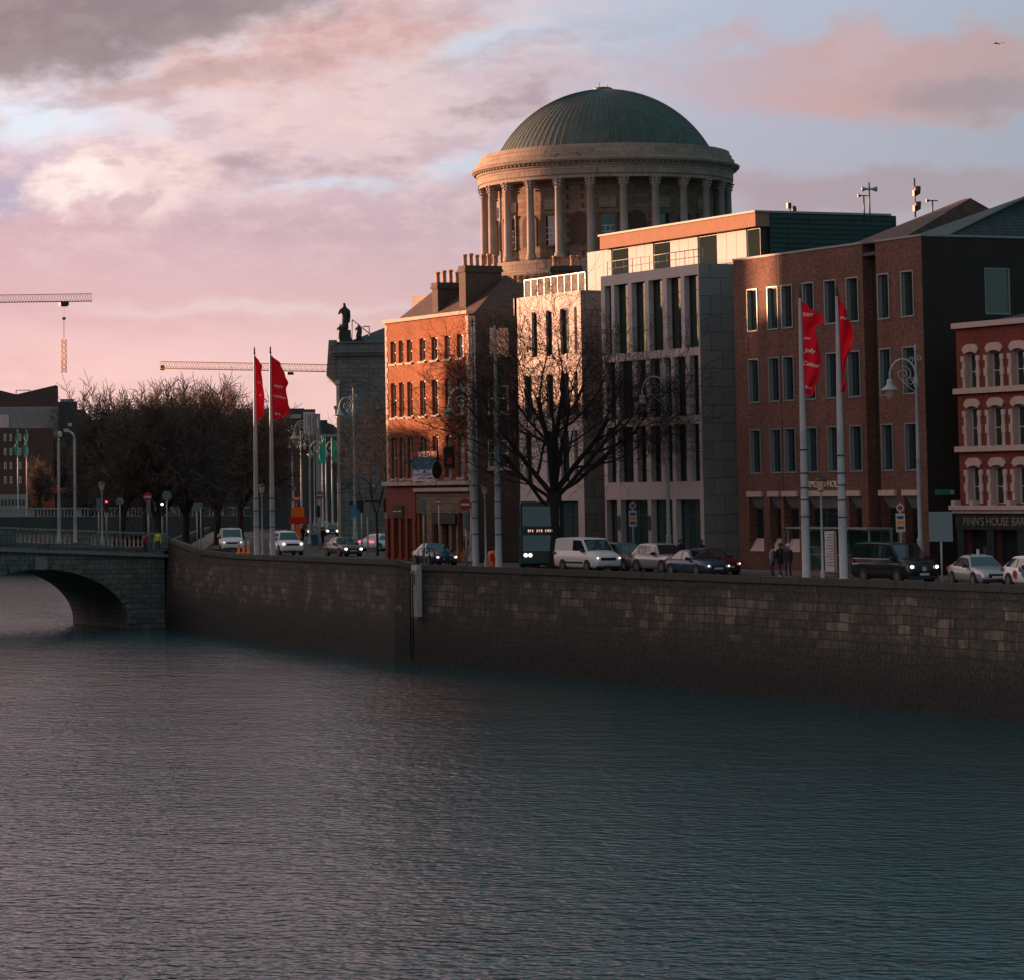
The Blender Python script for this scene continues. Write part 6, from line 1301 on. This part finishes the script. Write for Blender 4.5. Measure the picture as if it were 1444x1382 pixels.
# ================================================================ sun, sky
sd=bpy.data.lights.new('sun','SUN'); sd.energy=4.9; sd.angle=R(.6); sd.color=(1,.465,.25); so=bpy.data.objects.new('sun',sd); COL.objects.link(so)
sv=Vector((SUN_AZ.x*math.cos(EL),SUN_AZ.y*math.cos(EL),math.sin(EL))); so.rotation_euler=sv.to_track_quat('Z','Y').to_euler()
wd=bpy.data.worlds.new('World'); scene.world=wd; wd.use_nodes=True; t=NT(wd.node_tree); t.n.clear()
out=t.add('ShaderNodeOutputWorld'); bg=t.add('ShaderNodeBackground'); tc_=t.add('ShaderNodeTexCoord'); D=tc_.outputs['Generated']
s=t.add('ShaderNodeSeparateXYZ'); t.l.new(D,s.inputs[0])
fh=Vector((math.sin(YAW),math.cos(YAW))); rh=Vector((math.cos(YAW),-math.sin(YAW)))
fwd=t.m('ADD',t.m('MULTIPLY',s.outputs[0],fh.x),t.m('MULTIPLY',s.outputs[1],fh.y)); rgt=t.m('ADD',t.m('MULTIPLY',s.outputs[0],rh.x),t.m('MULTIPLY',s.outputs[1],rh.y))
az=t.m('ARCTAN2',rgt,fwd); hor=t.m('SQRT',t.m('ADD',t.m('MULTIPLY',fwd,fwd),t.m('MULTIPLY',rgt,rgt)))
U=t.m('MULTIPLY',az,47.0); V=t.m('MULTIPLY',t.m('ARCTAN2',s.outputs[2],hor),47.0)      # hundreds of photo pixels
vec=t.add('ShaderNodeCombineXYZ'); t.put(vec.inputs[0],U); t.put(vec.inputs[1],t.m('MULTIPLY',V,1.6)); vec=vec.outputs[0]
n1=t.noise(vec,.30,8,.60); n2=t.noise(vec,.95,9,.60); n3=t.noise(t.mapv(vec,(1,2.4,1),(7,3,0)),.22,7,.6)
nb=t.noise(t.mapv(vec,(1,1,1),(31,5,2)),.55,6,.55); nc=t.noise(t.mapv(vec,(1,1,1),(3,45,9)),.55,6,.55)
U0,V0=U,V
Uw=t.m('MULTIPLY_ADD',t.m('SUBTRACT',nb,.5),2.6,U); Vw=t.m('MULTIPLY_ADD',t.m('SUBTRACT',nc,.5),1.1,V)
def srgb(r,g,b): return tuple(((c/255)/12.92 if c/255<.04045 else ((c/255+.055)/1.055)**2.4) for c in(r,g,b))
def ramp(v,stops):
    n=t.add('ShaderNodeValToRGB'); t.put(n.inputs[0],v); cr=n.color_ramp
    while len(cr.elements)<len(stops): cr.elements.new(.5)
    for e,(p,c) in zip(cr.elements,stops): e.position=p; e.color=(*srgb(*c),1)
    return n.outputs[0]
v01=t.m('DIVIDE',V,10,clamp=True)
left=ramp(v01,[(0,(240,186,170)),(.12,(240,196,190)),(.20,(236,190,190)),(.30,(214,172,180)),(.40,(204,168,180)),(.5,(208,184,200)),(.62,(224,210,220)),(.85,(226,190,190)),(1,(224,180,178))])
right=ramp(v01,[(0,(226,170,160)),(.2,(210,172,176)),(.4,(190,172,188)),(.5,(188,180,202)),(.7,(194,194,216)),(1,(184,184,208))])
sky=t.mix(t.sm(U,5.0,10.0),left,right)
def blob(cx,cy,rx,ry,k=.5,lo=.0,hi=.6,nz=None,slope=0,wu=1):
    """soft cloud area: position in hundreds of photo px from the left / above the horizon"""
    dx=t.m('SUBTRACT',Uw,cx); dy=t.m('SUBTRACT',t.m('SUBTRACT',Vw,cy),t.m('MULTIPLY',dx,slope)); a=t.m('DIVIDE',dx,rx); b=t.m('DIVIDE',dy,ry)
    d=t.m('SQRT',t.m('ADD',t.m('MULTIPLY',a,a),t.m('MULTIPLY',b,b))); v=t.m('ADD',t.m('SUBTRACT',1,d),t.m('MULTIPLY',t.m('SUBTRACT',nz or n2,.5),k*2)); return t.sm(v,lo,hi)
def lay(base,mask,col,a=1): return t.mix(t.m('MULTIPLY',mask,a),base,(*srgb(*col),1))
streak=t.sm(n3,.42,.66)
sky=lay(sky,t.m('MULTIPLY',streak,t.m('SUBTRACT',1,t.sm(V,3.6,5.0))),(206,158,166),.5)
sky=lay(sky,blob(4.6,5.6,4.4,1.3,.5,0,.9),(230,194,194),.85)              # broad pale pink bank
sky=lay(sky,blob(5.0,6.45,2.6,.75,.6,0,.8,None,.12),(210,156,152),.92)          # salmon bank above it
sky=lay(sky,blob(2.9,6.1,1.1,.5,.6,0,.8,None,-.2),(222,170,156),.6)
sky=lay(sky,blob(7.6,5.9,2.2,.55,.7,0,.9),(206,172,182),.8)
sky=lay(sky,blob(.9,5.45,1.9,.55,.5,0,.7),(216,222,236),.95)                   # pale blue gaps
sky=lay(sky,blob(4.6,4.42,1.5,.20,.5,0,.7,None,.06),(208,212,228),.75)
sky=lay(sky,blob(6.4,4.6,.55,.42,.6,0,.8),(206,212,230),.8)
sky=lay(sky,blob(7.0,6.45,1.0,.35,.6,0,.8,None,.3),(204,212,230),.8)
sky=lay(sky,blob(9.3,6.5,2.6,.55,.5,0,.9),(186,190,212),.8)
sky=lay(sky,blob(.1,4.45,1.0,.55,.4,0,.8),(170,158,184),.85)                   # mauve, left
sky=lay(sky,blob(1.75,4.6,1.5,.78,.75,.0,.55),(238,208,206),.92)               # lit cumulus, left
sky=lay(sky,blob(1.1,4.55,.7,.5,.8,0,.7),(250,230,226),.85)
sky=lay(sky,blob(1.75,4.2,.5,.26,.9,0,.5),(190,152,164),.65)
sky=lay(sky,blob(1.55,4.65,.25,.14,.9,0,.5),(200,166,176),.6)
sky=lay(sky,blob(3.3,4.75,1.1,.30,.8,0,.9,None,-.2),(160,128,138),.7)       # small dark wisp
sky=lay(sky,blob(5.0,4.78,1.1,.20,.8,0,.7,None,.08),(178,144,158),.75)
sky=lay(sky,blob(7.1,5.65,.9,.32,.8,0,.6,None,.3),(172,138,148),.75)
sky=lay(sky,blob(4.4,3.85,3.2,.45,.6,0,.9),(196,160,174),.6)
sky=lay(sky,blob(3.6,2.72,4.0,.16,.5,0,.9),(226,200,202),.6)
puff=t.sm(t.noise(t.mapv(vec,(1,1.2,1),(13,4,0)),1.5,9,.62),.44,.62); inl=t.m('MULTIPLY',t.sm(V,2.6,4.6),t.m('SUBTRACT',1,t.sm(U,7,11)))
sky=lay(sky,t.m('MULTIPLY',puff,inl),(240,210,206),.34)
puf2=t.sm(t.noise(t.mapv(vec,(.8,1.5,1),(3,24,0)),1.1,9,.62),.48,.66); sky=lay(sky,t.m('MULTIPLY',puf2,inl),(186,150,160),.42)
sky=lay(sky,blob(1.4,7.15,4.6,1.45,.38,.0,.5,None,.13),(134,110,118),.97)         # heavy dark cloud, top left
sky=lay(sky,t.m('MULTIPLY',blob(1.6,6.9,4.2,1.1,.38,.1,.6,None,.13),t.sm(n2,.42,.62)),(158,136,136),.6)
sky=lay(sky,blob(2.6,5.95,2.6,.28,.8,0,.8,None,.15),(182,144,146),.6)
sky=lay(sky,blob(12.6,5.75,3.1,.92,.6,.0,.5,None,-.05),(220,162,162),.97)      # pink cloud, upper right
sky=lay(sky,blob(12.0,6.15,.9,.4,.8,0,.6,None,.3),(222,178,184),.6)
sky=lay(sky,blob(13.6,5.45,1.8,.5,.8,.0,.7),(178,138,148),.8)
sky=lay(sky,blob(10.2,5.85,1.5,.45,.7,0,.8),(206,172,184),.8)
sky=lay(sky,blob(12.4,4.15,3.2,.45,.6,0,.5,None,-.03),(186,150,164),.95)         # low grey-pink bank, right
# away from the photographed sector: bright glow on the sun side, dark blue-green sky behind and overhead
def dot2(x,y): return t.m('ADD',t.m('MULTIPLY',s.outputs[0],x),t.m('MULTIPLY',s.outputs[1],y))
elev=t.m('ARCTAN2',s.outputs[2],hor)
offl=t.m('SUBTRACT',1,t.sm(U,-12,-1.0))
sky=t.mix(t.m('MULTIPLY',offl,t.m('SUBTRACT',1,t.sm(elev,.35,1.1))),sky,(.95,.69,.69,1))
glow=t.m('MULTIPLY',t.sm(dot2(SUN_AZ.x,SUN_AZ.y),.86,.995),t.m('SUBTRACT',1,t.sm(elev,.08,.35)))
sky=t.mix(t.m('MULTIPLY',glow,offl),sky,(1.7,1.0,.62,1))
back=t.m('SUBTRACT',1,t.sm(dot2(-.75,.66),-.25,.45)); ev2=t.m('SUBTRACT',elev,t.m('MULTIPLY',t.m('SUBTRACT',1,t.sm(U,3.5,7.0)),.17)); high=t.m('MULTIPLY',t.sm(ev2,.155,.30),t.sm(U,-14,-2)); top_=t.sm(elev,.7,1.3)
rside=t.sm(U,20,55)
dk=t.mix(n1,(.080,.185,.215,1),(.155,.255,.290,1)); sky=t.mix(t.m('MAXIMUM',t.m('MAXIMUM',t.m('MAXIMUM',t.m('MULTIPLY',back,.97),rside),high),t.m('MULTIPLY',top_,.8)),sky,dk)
nish=t.add('ShaderNodeTexSky',sky_type='NISHITA'); nish.sun_disc=False; nish.sun_elevation=EL; nish.sun_rotation=math.atan2(SUN_AZ.x,SUN_AZ.y); nish.air_density=1; nish.dust_density=1
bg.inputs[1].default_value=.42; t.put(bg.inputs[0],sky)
bg2=t.add('ShaderNodeBackground'); t.l.new(nish.outputs[0],bg2.inputs[0]); bg2.inputs[1].default_value=.05
mx=t.add('ShaderNodeMixShader'); mx.inputs[0].default_value=.12; t.l.new(bg.outputs[0],mx.inputs[1]); t.l.new(bg2.outputs[0],mx.inputs[2]); t.l.new(mx.outputs[0],out.inputs[0])
for o in bpy.data.objects:
    if '_w' in o: del o['_w']
scene.cycles.max_bounces=6
